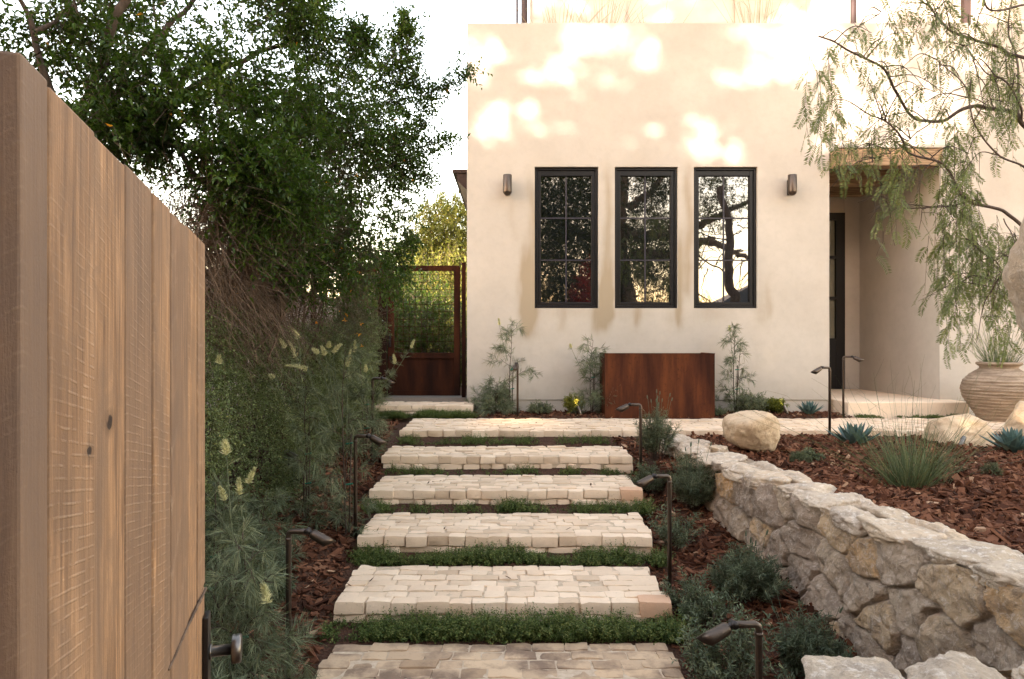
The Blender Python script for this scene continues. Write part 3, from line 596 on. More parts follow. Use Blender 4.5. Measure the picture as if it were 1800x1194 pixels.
# neighbour boundary wall on the left; timber fence added to block light behind hedge
g = G(); box(g, -3.5, -3.3, 6.0, 16, -1, 1.75); tag(g.build('boundary_wall', GREYWALL), 'pale plastered boundary wall glimpsed behind the orange-flowered shrub', 'wall')
g = G(); 
for k in range(40): y = -1 + k * .172; box(g, -3.34, -3.31, y, y + .16, -1, 1.3 + .01 * math.sin(k * 3.))
tag(g.build('timber_fence', m_plain('grey_timber', (.07, .05, .038), .9)), 'dark timber fence added out of sight behind the hedge to block light', 'fence')

# ================================================================== RETAINING WALL
rw = thing('retaining_wall', (1.95, 4.4, -.8), 'long rough limestone retaining wall running beside the steps', 'wall')
P0 = np.array([1.50, 7.08]); P1 = np.array([2.19, 2.05]); Lw = np.linalg.norm(P1 - P0); dw = (P1 - P0) / Lw; nw = np.array([dw[1], -dw[0]])
if nw[0] > 0: nw = -nw
def vor_face(o2, d2, n2, L, z0, z1, seed, cell=.31, step=.010, lean=.04):
    rg = R(seed); nu, nv = int(L / step) + 1, int((z1 - z0) / step) + 1
    u = np.linspace(0, L, nu); v = np.linspace(z0, z1, nv); U, V_ = np.meshgrid(u, v, indexing='ij'); Uf, Vf = U.ravel(), V_.ravel()
    wq = np.stack([Uf * 4, Vf * 4, 0 * Uf], 1); Uw = Uf + .05 * fbm(wq, 3, seed) ; Vw = Vf + .045 * fbm(wq + 9, 3, seed)
    seeds = []
    for a in np.arange(-cell, L + cell, cell * 1.0):
        for b in np.arange(z0 - cell, z1 + cell, cell * .8): seeds.append((a + rg.uniform(-.42, .42) * cell, b + rg.uniform(-.38, .38) * cell))
    Sd = np.array(seeds); d = np.sqrt(((Uw[:, None] - Sd[None, :, 0])) ** 2 + (1.15 * (Vw[:, None] - Sd[None, :, 1])) ** 2)
    idx = np.argpartition(d, 2, axis=1)[:, :3]; dd = np.take_along_axis(d, idx, 1); o = np.argsort(dd, 1); idx = np.take_along_axis(idx, o, 1); dd = np.take_along_axis(dd, o, 1)
    e = dd[:, 1] - dd[:, 0]; cid = idx[:, 0]
    off = rg.uniform(-.006, .012, len(Sd)); tn = rg.random(len(Sd)); du, dv = Uw - Sd[cid, 0], Vw - Sd[cid, 1]; pl = []
    for q_ in range(3):
        tl = rg.normal(size=(len(Sd), 2)) * (.06, .22, .28)[q_]; pl.append((.0, .022, .03)[q_] + tl[cid, 0] * du + tl[cid, 1] * dv)
    chis = np.minimum(np.minimum(pl[0], pl[1]), pl[2])
    prof = np.clip((e - .004) / .018, 0, 1); prof = prof * prof * (3 - 2 * prof)
    rough = .014 * fbm(wq * 3.5, 6, seed + 3, .66) + .012 * np.abs(fbm(wq * 1.5, 2, seed + 8)) - .010 * np.clip(fbm(wq * 7, 2, seed + 21) - .35, 0, 1)
    h = prof * (.058 + off[cid] + np.maximum(chis, -.05)) + rough * (.35 + .65 * prof)
    h = h + lean * (z1 - Vf)
    pts = np.stack([o2[0] + d2[0] * Uf + n2[0] * h, o2[1] + d2[1] * Uf + n2[1] * h, Vf], 1)
    i, j = np.meshgrid(np.arange(nu - 1), np.arange(nv - 1), indexing='ij'); i = i.ravel(); j = j.ravel()
    q = np.stack([i * nv + j, (i + 1) * nv + j, (i + 1) * nv + j + 1, i * nv + j + 1], 1)
    tint = np.clip(tn[cid] * prof + .08 * fbm(wq * 2, 2, 5) + (1 - prof) * .1, 0, 1)
    return pts, q, tint
g = G(); o_ = P0 - nw * .02; p, q, tt = vor_face(o_, dw, nw, Lw, -1.05, -.03, 5, lean=.02); g.add(p, q, tint=tt)
A = P0 - nw * .04; B = P1 - nw * .04; C = B - nw * .3; D = A - nw * .3
V = [(A[0], A[1], -1.05), (B[0], B[1], -1.05), (C[0], C[1], -1.05), (D[0], D[1], -1.05), (A[0], A[1], -.035), (B[0], B[1], -.035), (C[0], C[1], -.035), (D[0], D[1], -.035)]
g.add(V, [(4, 5, 6, 7), (0, 4, 7, 3), (1, 2, 6, 5), (2, 3, 7, 6)], tint=.2); g.build('stone_face', STONE, rw, smooth=True)
g = G(); rg = R(12); u = -.05
while u < Lw + .1:
    L = rg.uniform(.26, .52); c = P0 + dw * (u + L / 2); a0 = math.atan2(dw[1], dw[0])
    two = rg.random() < .55
    if two:
        wa = rg.uniform(.18, .26)
        for (wd, of) in ((wa, .062 - wa / 2), (.40 - wa, .062 - wa - (.40 - wa) / 2)):
            cc = c + nw * (of + rg.uniform(-.008, .012)) + dw * rg.uniform(-.03, .03); rock(g, (cc[0], cc[1], -.042 + rg.uniform(-.006, .006)), (L / 2 * 1.14, wd / 2 * 1.14, .058), rg.integers(9999), 5, 12, .08, 2.8, a0 + rg.uniform(-.1, .1), None, .94, .07, 20)
    else:
        cc = c + nw * (-.143 + rg.uniform(-.01, .015)); rock(g, (cc[0], cc[1], -.042 + rg.uniform(-.006, .006)), (L / 2 * 1.14, .222, .058), rg.integers(9999), 5, 12, .08, 2.8, a0 + rg.uniform(-.06, .06), None, .94, .07, 20)
    u += L
g.build('coping', COPE, rw, smooth=True)
# low wall near the camera
lw = thing('low_wall', (1.6, 2.0, -.8), 'low rugged limestone wall top in the bottom right corner', 'wall')
g = G(); p, q, tt = vor_face(np.array([.98, 1.80]), np.array([1., 0]), np.array([0, -1.]), 1.6, -1.05, -.09, 15, .25, .02); g.add(p, q, tint=tt)
p, q, tt = vor_face(np.array([2.58, 2.16]), np.array([-1., 0]), np.array([0, 1.]), 1.6, -1.05, -.09, 16, .25, .02); g.add(p, q, tint=tt)
box(g, .97, 2.55, 1.82, 2.14, -1.05, -.10, .2); g.build('stone_face', STONE, lw, smooth=True)
g = G()
for (cx_, cy_, hx, hy, hz, sd) in ((1.035, 2.03, .175, .16, .062, 3), (1.345, 2.02, .175, .17, .062, 8), (1.69, 2.03, .19, .17, .060, 5), (2.02, 2.0, .18, .18, .05, 6), (1.15, 1.72, .2, .15, .06, 22), (1.55, 1.7, .22, .15, .05, 23)):
    rock(g, (cx_, cy_, -.062), (hx, hy, hz), sd, 6, 14, .08, 2.4, R(sd).uniform(-.1, .1), R(sd).uniform(.2, .7), .93, .06, 14)
g.build('coping', COPE, lw, smooth=True)
# stone pillar at the right edge
sp = thing('stone_pillar', (1.85, 1.95, 0), 'bulging rough stone of the gate pillar at the right edge', 'pillar')
g = G(); rock(g, (1.665, 1.95, 1.19), (.25, .2, .27), 31, 5, 12, .07, 2.2, 0, .3, .9, .02); rock(g, (1.90, 2.0, .72), (.25, .2, .22), 33, 5, 12, .06, 2.2, 0, .5, .9, .02); rock(g, (1.92, 1.97, .32), (.27, .22, .22), 34, 5, 12, .06, 2.2, 0, .2, .9, .02)
rock(g, (1.92, 1.97, .06), (.28, .2, .14), 35, 4, 12, .06, 2.2, 0, .6, .9, .02)
g.build('stones', STONE, sp, smooth=True)

# ================================================================== BOULDERS, JAR
def boulder(loc, h, seed, lab, ang=0, fac=16, flat=.9, blend=12, amp=.05):
    g = G(); rock(g, loc, h, seed, 6, fac, amp, 2.0, ang, .5, flat, .012, blend); return tag(g.build('boulder', BOULD, smooth=True), lab, 'boulder', 'sandstone boulders in the mulch')
boulder((2.25, 6.32, .13), (.315, .28, .255), 4, 'round tan sandstone boulder at the wall end, in front of the path', .2, 22, .97, 8, .05)
boulder((4.50, 6.85, .04), (.31, .26, .20), 18, 'wedge-shaped pale sandstone boulder between the rushes and the jar', .1, 9, .95, 20, .04)
boulder((5.50, 7.15, .10), (.30, .28, .24), 21, 'craggy ochre boulder at the right edge beside the big jar', .3, 9, .95, 20, .05)
jt = thing('earthenware_jar', (5.92, 8.3, 0), 'big ribbed earthenware jar on the path at the right', 'jar')
g = G(); zz = np.linspace(0, .62, 90); pr = []
for z in zz:
    f = z / .62; r = np.interp(f, [0, .1, .25, .45, .62, .78, .9, 1.0], [.215, .245, .305, .375, .40, .375, .305, .215]); pr.append((r + .0045 * math.sin(f * 2 * math.pi * 17) * (1 if .1 < f < .93 else .2), z))
pr += [(.20, .635), (.205, .655), (.235, .675), (.245, .69), (.235, .705), (.20, .71), (.185, .69), (.175, .62), (.30, .45)]
lathe(g, pr, (5.92, 8.3, 0), 72, .5, .006); g.build('jar_body', JAR, jt, smooth=True)
g = G(); lathe(g, [(0.001, .60), (.19, .60)], (5.92, 8.3, 0), 32); g.build('potting_soil', SOIL, jt)

# ================================================================== WOODEN ENTRANCE GATE
gd = np.array([.2996, -.954]) ; gn = np.array([.954, .2996]); gp0 = np.array([-.674, 1.5])     # free edge, direction to the near end
eg = thing('wooden_gate', (gp0[0], gp0[1], -.75), 'open weathered oak plank gate in the left foreground', 'gate')
bounds = [0, .115, .248, .425, .560, .716, .853, .989, 1.052]
def gpt(s_, t_, z): return (gp0[0] + gd[0] * s_ + gn[0] * t_, gp0[1] + gd[1] * s_ + gn[1] * t_, z)
def gbox(g, s0, s1, t0, t1, z0, z1, tint=.5, n=1):
    V = [gpt(a, b, c) for a in (s0, s1) for b in (t0, t1) for c in (z0, z1)]
    g.add(V, [(0, 1, 3, 2), (4, 6, 7, 5), (0, 4, 5, 1), (2, 3, 7, 6), (0, 2, 6, 4), (1, 5, 7, 3)], tint=tint)
TS = [.42, .22, .36, .12, .68, .78, .55, .97]
g = G(); rg = R(3)
for k in range(8):
    a, b = bounds[k] + .0032, bounds[k + 1] - .0032
    if k == 0:
        gbox(g, a, b, -.022 + rg.uniform(-.0015, .0015), 0, .447, 1.189, TS[k]); gbox(g, a, b, -.022, -.001, -.68, .440, TS[k] + .03)
    else:
        off = rg.uniform(-.0035, .0035); zz = .447 + .0; gbox(g, a, b, -.022, off, -.68, 1.189 + rg.uniform(-.005, .004), TS[k])
gbox(g, .02, 1.052, -.045, -.024, -.66, 1.17, .25)
g.build('planks', WOOD, eg, bevel=.0026)
g = G(); pts = [gpt(s_, .0016, z) for s_, z in ((-.002, .432), (.06, .437), (.13, .445), (.22, .452), (.32, .458), (.45, .462))]
tube(g, curve(pts, 10, .0016, 5), np.interp(np.linspace(0, 1, 51), [0, .3, .33, .36, 1], [.0032, .0030, .0050, .0032, .002]), 6); g.build('seam', DRYTWIG, eg, smooth=True)
g = G(); gbox(g, -.001, .047, .0, .011, -.02, .385); lp = g.build('lock_plate', DSTEEL, eg, bevel=.0025)
zc = .98 - .68; c0 = np.array(gpt(.018, .011, zc)); n3 = np.array([gn[0], gn[1], 0])
g = G(); tube(g, [c0, c0 + n3 * .004, c0 + n3 * .0045, c0 + n3 * .045], [.0165, .0165, .0118, .0118], 24); tube(g, [c0 + n3 * .045, c0 + n3 * .047, c0 + n3 * .062, c0 + n3 * .0645], [.0285, .0305, .0305, .0285], 40); k_ = g.build('knob', STEEL, eg, smooth=False)
for pl in k_.data.polygons: pl.use_smooth = abs(pl.normal.dot(Vector(n3))) < .5

# ================================================================== GARDEN LIGHTS
LENS = m_emit('lit_lens', (1.0, .80, .55), 3); LENSG = m_emit('glowing_lens', (1.0, .80, .5), .35); LENSD = m_plain('unlit_lens', (.35, .33, .30), .15)
def path_light(x, y, ang, lab, h=.75, lit=False, proto=None, z=None, tilt=28):
    z = float(gz(np.array([x]), np.array([y]))[0]) if z is None else z
    if proto is None:
        t = thing('path_light', (0, 0, 0), lab, 'garden light', 'bronze path lights beside the steps and path')
        g = G(); pts = [(0, 0, -.05), (0, 0, h - .022), (.004, 0, h - .008), (.016, 0, h), (.05, 0, h), (.105, 0, h + .002)]
        tube(g, pts, [.0135] * 6, 14); tube(g, [(0, 0, h - .03), (0, 0, h - .045)], [.0155, .0155], 14); g.build('stem', BRONZE, t, smooth=True)
        a = math.radians(tilt); d = np.array([math.cos(a), 0, -math.sin(a)]); b0 = np.array([.098, 0, h + .004])
        g = G(); tube(g, [b0 - [0, .018, 0], b0 + [0, .018, 0]], .014, 14); tube(g, [b0, b0 + d * .03], [.0125, .0125], 12); g.build('knuckle', DSTEEL, t, smooth=True)
        g = G(); b1 = b0 + d * .02; n = 22; an = np.arange(n) * 2 * math.pi / n; u = np.array([math.sin(a), 0, math.cos(a)]); v = np.array([0, 1., 0]); V = []; ring = []
        for (s_, r) in ((0, .001), (0, .018), (.01, .0235), (.075, .0265), (.105, .0265), (.101, .0235), (.08, .022), (.06, .021), (.06, .001)):
            for k in an:
                off = s_ + (.022 * math.cos(k) if s_ > .1 else 0); V.append(b1 + d * off + r * (math.cos(k) * u + math.sin(k) * v))
        q = [(i * n + j, i * n + (j + 1) % n, (i + 1) * n + (j + 1) % n, (i + 1) * n + j) for i in range(8) for j in range(n)]
        g.add(V, q); hd = g.build('lamp_head', BRONZE, t, smooth=True)
        g = G(); tube(g, [b1 + d * .063, b1 + d * .067], .0205, 20); g.build('lens', LENS if lit else LENSD, hd)
        proto = t
    else:
        t = copy_tree(proto); t['label'] = lab
    t.location = (x, y, z); t.rotation_euler = (0, 0, ang); return t
p0 = path_light(-1.10, 3.36, -.1, 'bronze path light nearest the wooden gate, among feathery shrubs on the left')
path_light(-1.14, 4.97, -.15, 'bronze path light left of the middle steps, second from the wooden gate', proto=p0)
path_light(-1.42, 6.95, -.1, 'bronze path light in front of the garden gate at the left end of the landing', proto=p0)
path_light(.915, 2.53, math.pi + .12, 'large bronze path light at the bottom edge beside the low stone wall', proto=p0)
path_light(.99, 4.29, math.pi + .2, 'bronze path light right of the middle steps', proto=p0)
path_light(1.17, 6.21, math.pi + .1, 'bronze path light right of the top step, crossing the rusty planter in view', proto=p0)
path_light(3.36, 7.22, math.pi + .3, 'bronze path light between the round boulder and the porch, head turned left', proto=p0)
path_light(4.15, 8.55, -.5, 'slim bronze path light at the porch corner, head turned right', h=.72, proto=p0)
path_light(.07, 8.56, -1.75, 'lit bronze path light facing forward in front of the house wall', h=.66, lit=True, tilt=40)
ld = bpy.data.lights.new('path_glow', 'SPOT'); lo = bpy.data.objects.new('path_glow', ld); COL.objects.link(lo); ld.energy = 1.2; ld.color = (1, .72, .42); ld.spot_size = 1.5; ld.shadow_soft_size = .02
lo.location = (.05, 8.36, .60); lo.rotation_euler = (math.radians(-25), 0, 0)
def spot_light(x, y, aim, lab, e=2.0, col=(1, .74, .38), z=None, L=.11, r=.022):
    z = float(gz(np.array([x]), np.array([y]))[0]) if z is None else z
    t = thing('spot_light', (x, y, z), lab, 'garden light', 'small ground spot lights in the mulch'); d = nrm(np.array(aim)); b = np.array([x, y, z + .05])
    g = G(); tube(g, [(x, y, z - .05), (x, y, z + .05)], .009, 10); g.build('spike', DSTEEL, t, smooth=True)
    g = G(); tube(g, [b - d * L * .35, b - d * L * .28, b + d * L * .65], [r * .7, r, r], 20, cap=False); tube(g, [b - d * L * .35, b - d * L * .34], r * .7, 20); g.build('lamp_head', STEEL, t, smooth=True)
    g = G(); tube(g, [b + d * L * .55, b + d * L * .57], r * .95, 18); g.build('lens', LENSG if e else LENSD, t)
    if e:
        l = bpy.data.lights.new('spot_glow', 'SPOT'); o = bpy.data.objects.new('spot_glow', l); COL.objects.link(o); l.energy = e * .16; l.color = col; l.spot_size = 1.2; l.spot_blend = .8; l.shadow_soft_size = .015
        o.location = b + d * L * .72; o.rotation_euler = Vector(d).to_track_quat('-Z', 'Y').to_euler(); o.parent = None
spot_light(.86, 8.66, (-.25, .35, .9), 'small ground spot light lighting the yellow-green shrub left of the rusty planter', 3)
spot_light(3.48, 8.66, (-.25, .3, .9), 'small ground spot light by the leafy shrub near the porch', 2)
spot_light(-1.78, 5.45, (.6, -.1, -.3), 'small unlit spot light tilted over in the left bed', 0, z=.02)
spot_light(4.25, 6.45, (.45, .35, .5), 'small glowing spot light in the mulch in front of the wedge-shaped boulder', 3)
spot_light(1.13, 2.75, (.02, .2, .9), 'hidden ground spot light glowing behind the low stone wall', 1.6, (1, .75, .15))
spot_light(5.15, 6.75, (.2, .5, .6), 'ground spot light lighting the craggy ochre boulder', 3, (1, .6, .2))

# ================================================================== PLANTS
UP = np.array([0, 0, 1.0])
def gz1(x, y): return float(gz(np.array([x]), np.array([y]))[0])
# ---- mulch chips
def chips(n, fn, seed, name, lab, s=(.012, .045)):
    rg = R(seed); P = fn(rg, n); N = len(P); z = gz(P[:, 0], P[:, 1])
    L = (s[0] + (s[1] - s[0]) * rg.random(N) ** 1.9) * .62; W = L * rg.uniform(.18, .55, N); T = L * rg.uniform(.06, .16, N)
    d = rdir(rg, N) * [1, 1, .38]; d = nrm(d); u = nrm(np.cross(d, UP + rg.normal(size=(N, 3)) * .35)); w_ = np.cross(d, u)
    c = np.stack([P[:, 0], P[:, 1], z + rg.uniform(-.002, .016, N)], 1); V = []
    for a in (-1, 1):
        for b in (-1, 1):
            for e in (-1, 1):
                ta = 1 if a < 0 else .55
                V.append(c + d * (L * a)[:, None] + u * (W * b * ta)[:, None] + w_ * (T * e)[:, None])
    V = np.stack(V, 1).reshape(-1, 3); b = (np.arange(N) * 8)[:, None]
    q = np.concatenate([b + [f] for f in [(0, 1, 3, 2), (4, 6, 7, 5), (0, 4, 5, 1), (2, 3, 7, 6), (0, 2, 6, 4), (1, 5, 7, 3)]])
    g = G(); g.add(V, q, tint=np.repeat(np.clip(rg.normal(.42, .24, N), 0, 1), 8)); return tag(g.build(name, CHIP), lab, 'mulch', None, 'stuff')
def f_up(rg, n):
    y = 2.2 + 5.13 * rg.random(n) ** 1.1; x = rg.uniform(1.6, 6.6, n); k = (x > wall_mid(y) + .12) & (x < .9 * y + .3); return np.stack([x, y], 1)[k]
def f_right(rg, n):
    y = 2.2 + 5.1 * rg.random(n); x = rg.uniform(.82, 2.2, n); k = (x < wall_mid(y) - .1) & (x > .86 + .05 * (y - 3)); return np.stack([x, y], 1)[k]
def f_left(rg, n):
    y = 2.2 + 6.3 * rg.random(n); x = rg.uniform(-2.4, -.9, n); k = (x < -.97 - .08 * (y - 3)); return np.stack([x, y], 1)[k]
def f_house(rg, n):
    return np.stack([rg.uniform(-.5, 4.25, n), rg.uniform(8.49, 9.1, n)], 1)
chips(44000, f_up, 1, 'bark_mulch', 'red-brown bark mulch in the raised bed above the stone wall', (.015, .10))
chips(9000, f_right, 2, 'bark_mulch', 'red-brown bark mulch between the steps and the stone wall', (.015, .09))
chips(12000, f_left, 3, 'bark_mulch', 'red-brown bark mulch left of the steps', (.015, .09))
chips(3500, f_house, 4, 'bark_mulch', 'red-brown bark mulch along the foot of the house', (.02, .05))

# ---- thyme strips in front of the risers
def thyme(x0, x1, y0, y1, z, n, seed, lab, h=.06, pw=1.0):
    rg = R(seed); x = rg.uniform(x0, x1, n * 2); y = rg.uniform(y0, y1, n * 2)
    dens = .5 + .75 * fbm(np.stack([x * 5.5, y * 4, 0 * x + seed], 1), 2, seed); k = rg.random(n * 2) < np.clip(pw * dens * 1.05, 0, 1); x, y = x[k], y[k]; N = len(x); hh = h * (.38 + .95 * np.clip(dens[k], 0, 1))
    d = nrm(np.stack([rg.normal(0, .5, N), rg.normal(-.1, .4, N), np.ones(N)], 1)); gl, gs = G(), G()
    twigs(gl, gl, np.stack([x, y, np.full(N, z - .01)], 1), d, hh * rg.uniform(.6, 1.3, N), rg.uniform(0, .3, N), 14, .0125, .0085, rg, 4, .5 + .15 * np.clip(dens[k] - .5, -1, 1), .42, .0007, 1., .35)
    return tag(gl.build('creeping_thyme', LEAF_TH), lab, 'ground cover', None, 'stuff')
nm = ['at the foot of the soot-stained step', 'below the third step from the bottom', 'below the middle step', 'below the step with the rust-orange end', 'below the shallow top step', 'below the long landing']
for k in range(5):
    y, z, x0, x1 = steps[k + 1][0], steps[k][1], steps[k + 1][2], steps[k + 1][3]
    big = (1.5, 1.6, 1.5, 1.1, .95)[k]
    thyme(x0 - .02, x1 + .05, y - .185, y - .01, z - .02, int(1500 * big), 20 + k, 'strip of green creeping thyme ' + nm[k], (.10, .115, .105, .095, .09)[k], (1.2, 1.3, 1.3, .8, .8)[k])
thyme(-1.2, 1.2, 7.14, 7.33, -.13, 1900, 26, 'strip of green creeping thyme ' + nm[5], .085, .8)
thyme(-1.75, -.45, 8.5, 8.69, .0, 2300, 27, 'dense dark green thyme strip before the garden gate sill', .085, 1.6)
thyme(4.35, 6.4, 8.5, 8.72, .0, 1200, 28, 'low green ground cover along the porch slab edge', .045, 1.)

# ---- needle-leaved shrubs (feathery)
def feather(gl, gs, P, dens, L, rg, tint=.5, W=.0022, fan=7, tv=.2, fwd=.9):
    """P polyline: clothe with fans of needles"""
    P = np.asarray(P); seg = np.linalg.norm(np.diff(P, axis=0), axis=1); tot = seg.sum(); n = max(3, int(tot * dens * .62)); s_ = np.concatenate([[0], np.cumsum(seg)])
    t = np.sort(rg.uniform(.12, 1, n)) * tot; B = np.stack([np.interp(t, s_, P[:, k]) for k in range(3)], 1); T = np.stack([np.interp(np.minimum(t + .01, tot), s_, P[:, k]) for k in range(3)], 1) - B + 1e-6
    T = nrm(T); side = perp(T, rg); ax = nrm(T * fwd + side)                                # leaf axis
    Ls = L * rg.uniform(.7, 1.2, n)
    # pinnate: needles leaving the leaf axis
    m = fan; f = np.linspace(.05, .85, m)[None, :, None]; q = B[:, None] + ax[:, None] * Ls[:, None, None] * f * .55
    pl = nrm(np.cross(ax, rdir(rg, n)))[:, None]; sg = np.where(np.arange(m) % 2 == 0, 1, -1)[None, :, None]
    D = nrm(ax[:, None] + pl * sg * .55 + rg.normal(size=(n, m, 3)) * .10); bend = np.zeros((n, m, 3)); bend[..., 2] = -rg.uniform(.0, .35, (n, m)) * L; bend += ax[:, None] * .15 * L
    tn = np.clip(tint + rg.normal(size=(n, 1)) * tv + rg.normal(size=(n, m)) * tv * .6, 0, 1)
    needle(gl, q.reshape(-1, 3), D.reshape(-1, 3), bend.reshape(-1, 3), (L * rg.uniform(.6, 1.05, (n, m))).ravel(), W, tn.ravel(), rg)
def bloom(g, p, d, L, r, rg, n=260):
    p = np.asarray(p, float); d = nrm(np.asarray(d, float)); t = rg.random(n); cv = np.array([0, 0, -.25]) * L
    B = p + d * L * t[:, None] + cv * (t ** 2)[:, None]; pr = r * (1.0 - .65 * t)
    D = perp(np.tile(d, (n, 1)), rg); D = nrm(D + d * rg.uniform(-.2, .8, n)[:, None]); needle(g, B, D, d * .3 * r + 0 * B, pr * rg.uniform(.7, 1.3, n), .0042, np.clip(rg.normal(.6 - .4 * (t > .8), .2, n), 0, 1), rg)
    tube(g, [p, p + d * L * .5 + cv * .25, p + d * L + cv], [.004, .005, .002], 6, .3)
def grevillea(x, y, h, w_, lab, seed, stems=3, nb=16, dens=95, L=.075, low=.05, blooms=(), tint=.45, W=.0030, stake=True, group='feathery needle-leaved shrubs', tall=None, upb=.5):
    rg = R(seed); z = gz1(x, y); t = thing('feathery_shrub', (x, y, z), lab, 'shrub', group); gl, gs, gb = G(), G(), G()
    for s_ in range(stems):
        a = rg.uniform(0, 6.28); lean = rg.uniform(.02, .16) * h if s_ else .03; hh = h * (1 if s_ == 0 else rg.uniform(.5, .8))
        top = np.array([x + math.cos(a) * lean, y + math.sin(a) * lean, z + hh]); P = curve([(x, y, z - .03), (x + .3 * (top[0] - x) + rg.uniform(-.03, .03), y + .3 * (top[1] - y), z + hh * .4), (x + .7 * (top[0] - x) + rg.uniform(-.03, .03), y, z + hh * .75), top], 8)
        tube(gs, P, np.linspace(.0065, .0022, len(P)), 6, .5); feather(gl, gs, P[len(P) // 2:], dens * .35, L * .8, rg, tint, W)
        n_ = int(nb * (1 if s_ == 0 else .6))
        for b in range(n_):
            f = low + (1 - low) * (b + rg.random()) / n_; f = f ** 1.35; c = P[min(len(P) - 1, int(f * len(P)))]
            a = rg.uniform(0, 6.28); r = w_ * (1 - .72 * f) * rg.uniform(.55, 1.1); e = c + np.array([math.cos(a) * r, math.sin(a) * r, r * upb * rg.uniform(.2, 1.3)]); mid = (c + e) / 2 + np.array([0, 0, .12 * r]); e[2] -= .15 * r; e[2] = max(e[2], z + .03)
            B = curve([c, mid, e], 6); tube(gs, B, np.linspace(.003, .0012, len(B)), 5, .5); feather(gl, gs, B, dens, L, rg, tint + .1 * f, W)
            for q in range(2):
                c2 = B[rg.integers(3, len(B) - 2)]; e2 = c2 + nrm(e - c + rg.normal(size=3) * .5 * r) * r * .45; B2 = curve([c2, (c2 + e2) / 2 + [0, 0, .02], e2], 4); tube(gs, B2, np.linspace(.002, .001, len(B2)), 4, .5); feather(gl, gs, B2, dens, L, rg, tint, W)
    if stake:
        tube(gs, [(x + .02, y + .01, z), (x + .035, y + .01, z + h * .55)], .006, 6, .95); gt = G()
        for zz in (.28, .5): gt = G(); tube(gt, [(x + .0, y - .006, z + h * zz), (x + .05, y - .006, z + h * zz + .008)], .007, 6); gt.build('plant_tie', TIE, t)
    gs.build('stems', TWIG, t, smooth=True); gl.build('foliage', LEAF_G, t)
    for (p, d, L_) in blooms:
        c = nrm(np.array([x, y, z + h * .55]) - np.array(p)); src = np.array([x + (p[0] - x) * .25, y, z + (p[2] - z) * .6]); gb = G(); bloom(gb, p, d, L_ * 1.15, .027, rg); bl = gb.build('flower_spike', BLOOM, t)
        gq = G(); B = curve([src, (src + np.array(p)) / 2 + [0, 0, -.03], p], 8); tube(gq, B, np.linspace(.004, .002, len(B)), 5, .5); feather(gl if 0 else gq, gq, B, 30, L * .8, rg, .5, W); gq.build('flower_stalk', LEAF_G, t)
grevillea(-1.20, 2.98, .90, .36, 'feathery shrub hanging over the gate knob, nearest of the needle-leaved shrubs', 101, 4, 20, 120, .085, .08, [(at(398, 800, 2.95), (-.1, 0, 1), .07), (at(470, 1060, 2.8), (-.2, 0, 1), .09)], .48, .0024)
grevillea(-1.68, 3.8, .80, .30, 'feathery shrub with pale buds beside the edge of the wooden gate', 102, 3, 16, 100, .08, .1, [(at(395, 880, 3.7), (-.3, 0, 1), .09), (at(420, 870, 3.7), (.0, 0, 1), .1), (at(437, 850, 3.7), (.3, 0, 1), .10)], .42)
grevillea(-1.22, 5.02, 1.36, .30, 'tall feathery shrub with a cluster of cream flower spikes left of the middle steps', 103, 2, 17, 85, .085, .02, [(at(572, 625, 5.0), (-.35, 0, 1), .08), (at(585, 620, 5.0), (.55, 0, .75), .09), (at(578, 612, 5.0), (.1, -.3, 1), .05), (at(540, 650, 5.0), (-1, 0, .45), .15), (at(611, 645, 5.0), (.15, 0, 1), .14), (at(560, 622, 5.0), (-.6, 0, .7), .06)], .45)
grevillea(-1.62, 5.35, 1.05, .28, 'feathery shrub with two yellow flower spikes in front of the clipped hedge', 104, 2, 16, 80, .09, .05, [(at(520, 628, 5.3), (-.35, 0, 1), .16), (at(502, 612, 5.3), (-.5, 0, 1), .10), (at(525, 595, 5.3), (-.5, 0, .9), .09), (at(482, 665, 5.2), (-.7, 0, .6), .05)], .42)
grevillea(-1.46, 6.75, 1.06, .30, 'feathery shrub arching in front of the rusty garden gate', 105, 3, 16, 80, .085, .05, [(at(624, 620, 6.4), (.0, 0, 1), .13), (at(722, 612, 6.4), (.35, 0, 1), .09), (at(694, 640, 6.4), (-.1, 0, 1), .10), (at(643, 655, 6.4), (0, 0, 1), .08)], .45)
grevillea(-1.62, 4.45, .50, .28, 'low feathery shrub between the two nearer path lights on the left', 106, 3, 14, 100, .085, .1, [], .38, stake=False)
grevillea(-1.98, 4.4, .62, .26, 'feathery shrub at the foot of the clipped hedge, behind the first path light', 107, 3, 14, 90, .08, .1, [(at(385, 640, 4.3), (0, 0, 1), .06)], .38)
grevillea(-1.08, 2.5, .50, .28, 'small feathery shrub below the gate knob at the bottom left', 108, 3, 14, 110, .085, .15, [], .38, stake=False)
grevillea(-.02, 8.85, 1.15, .52, 'spindly feathery shrub against the house between the garden gate and the lit path light', 111, 1, 12, 70, .085, .12, [(at(878, 572, 8.85), (-.1, 0, 1), .10)], .55, .0035, group='feathery shrubs against the house front')
grevillea(-.22, 8.82, .42, .42, 'low bushy feathery shrub at the left corner of the house', 112, 4, 12, 90, .085, .1, [], .5, .0032, stake=False, group='feathery shrubs against the house front')
grevillea(1.02, 8.80, .95, .38, 'feathery shrub hugging the left side of the rusty planter', 113, 2, 18, 80, .085, .05, [(at(1004, 612, 8.8), (-.2, 0, 1), .06)], .55, .0032, group='feathery shrubs against the house front')
grevillea(2.88, 8.82, 1.15, .26, 'slender feathery shrub just right of the rusty planter', 114, 2, 18, 85, .08, .05, [(at(1283, 582, 8.8), (-.1, 0, 1), .08)], .5, .0032, group='feathery shrubs against the house front')

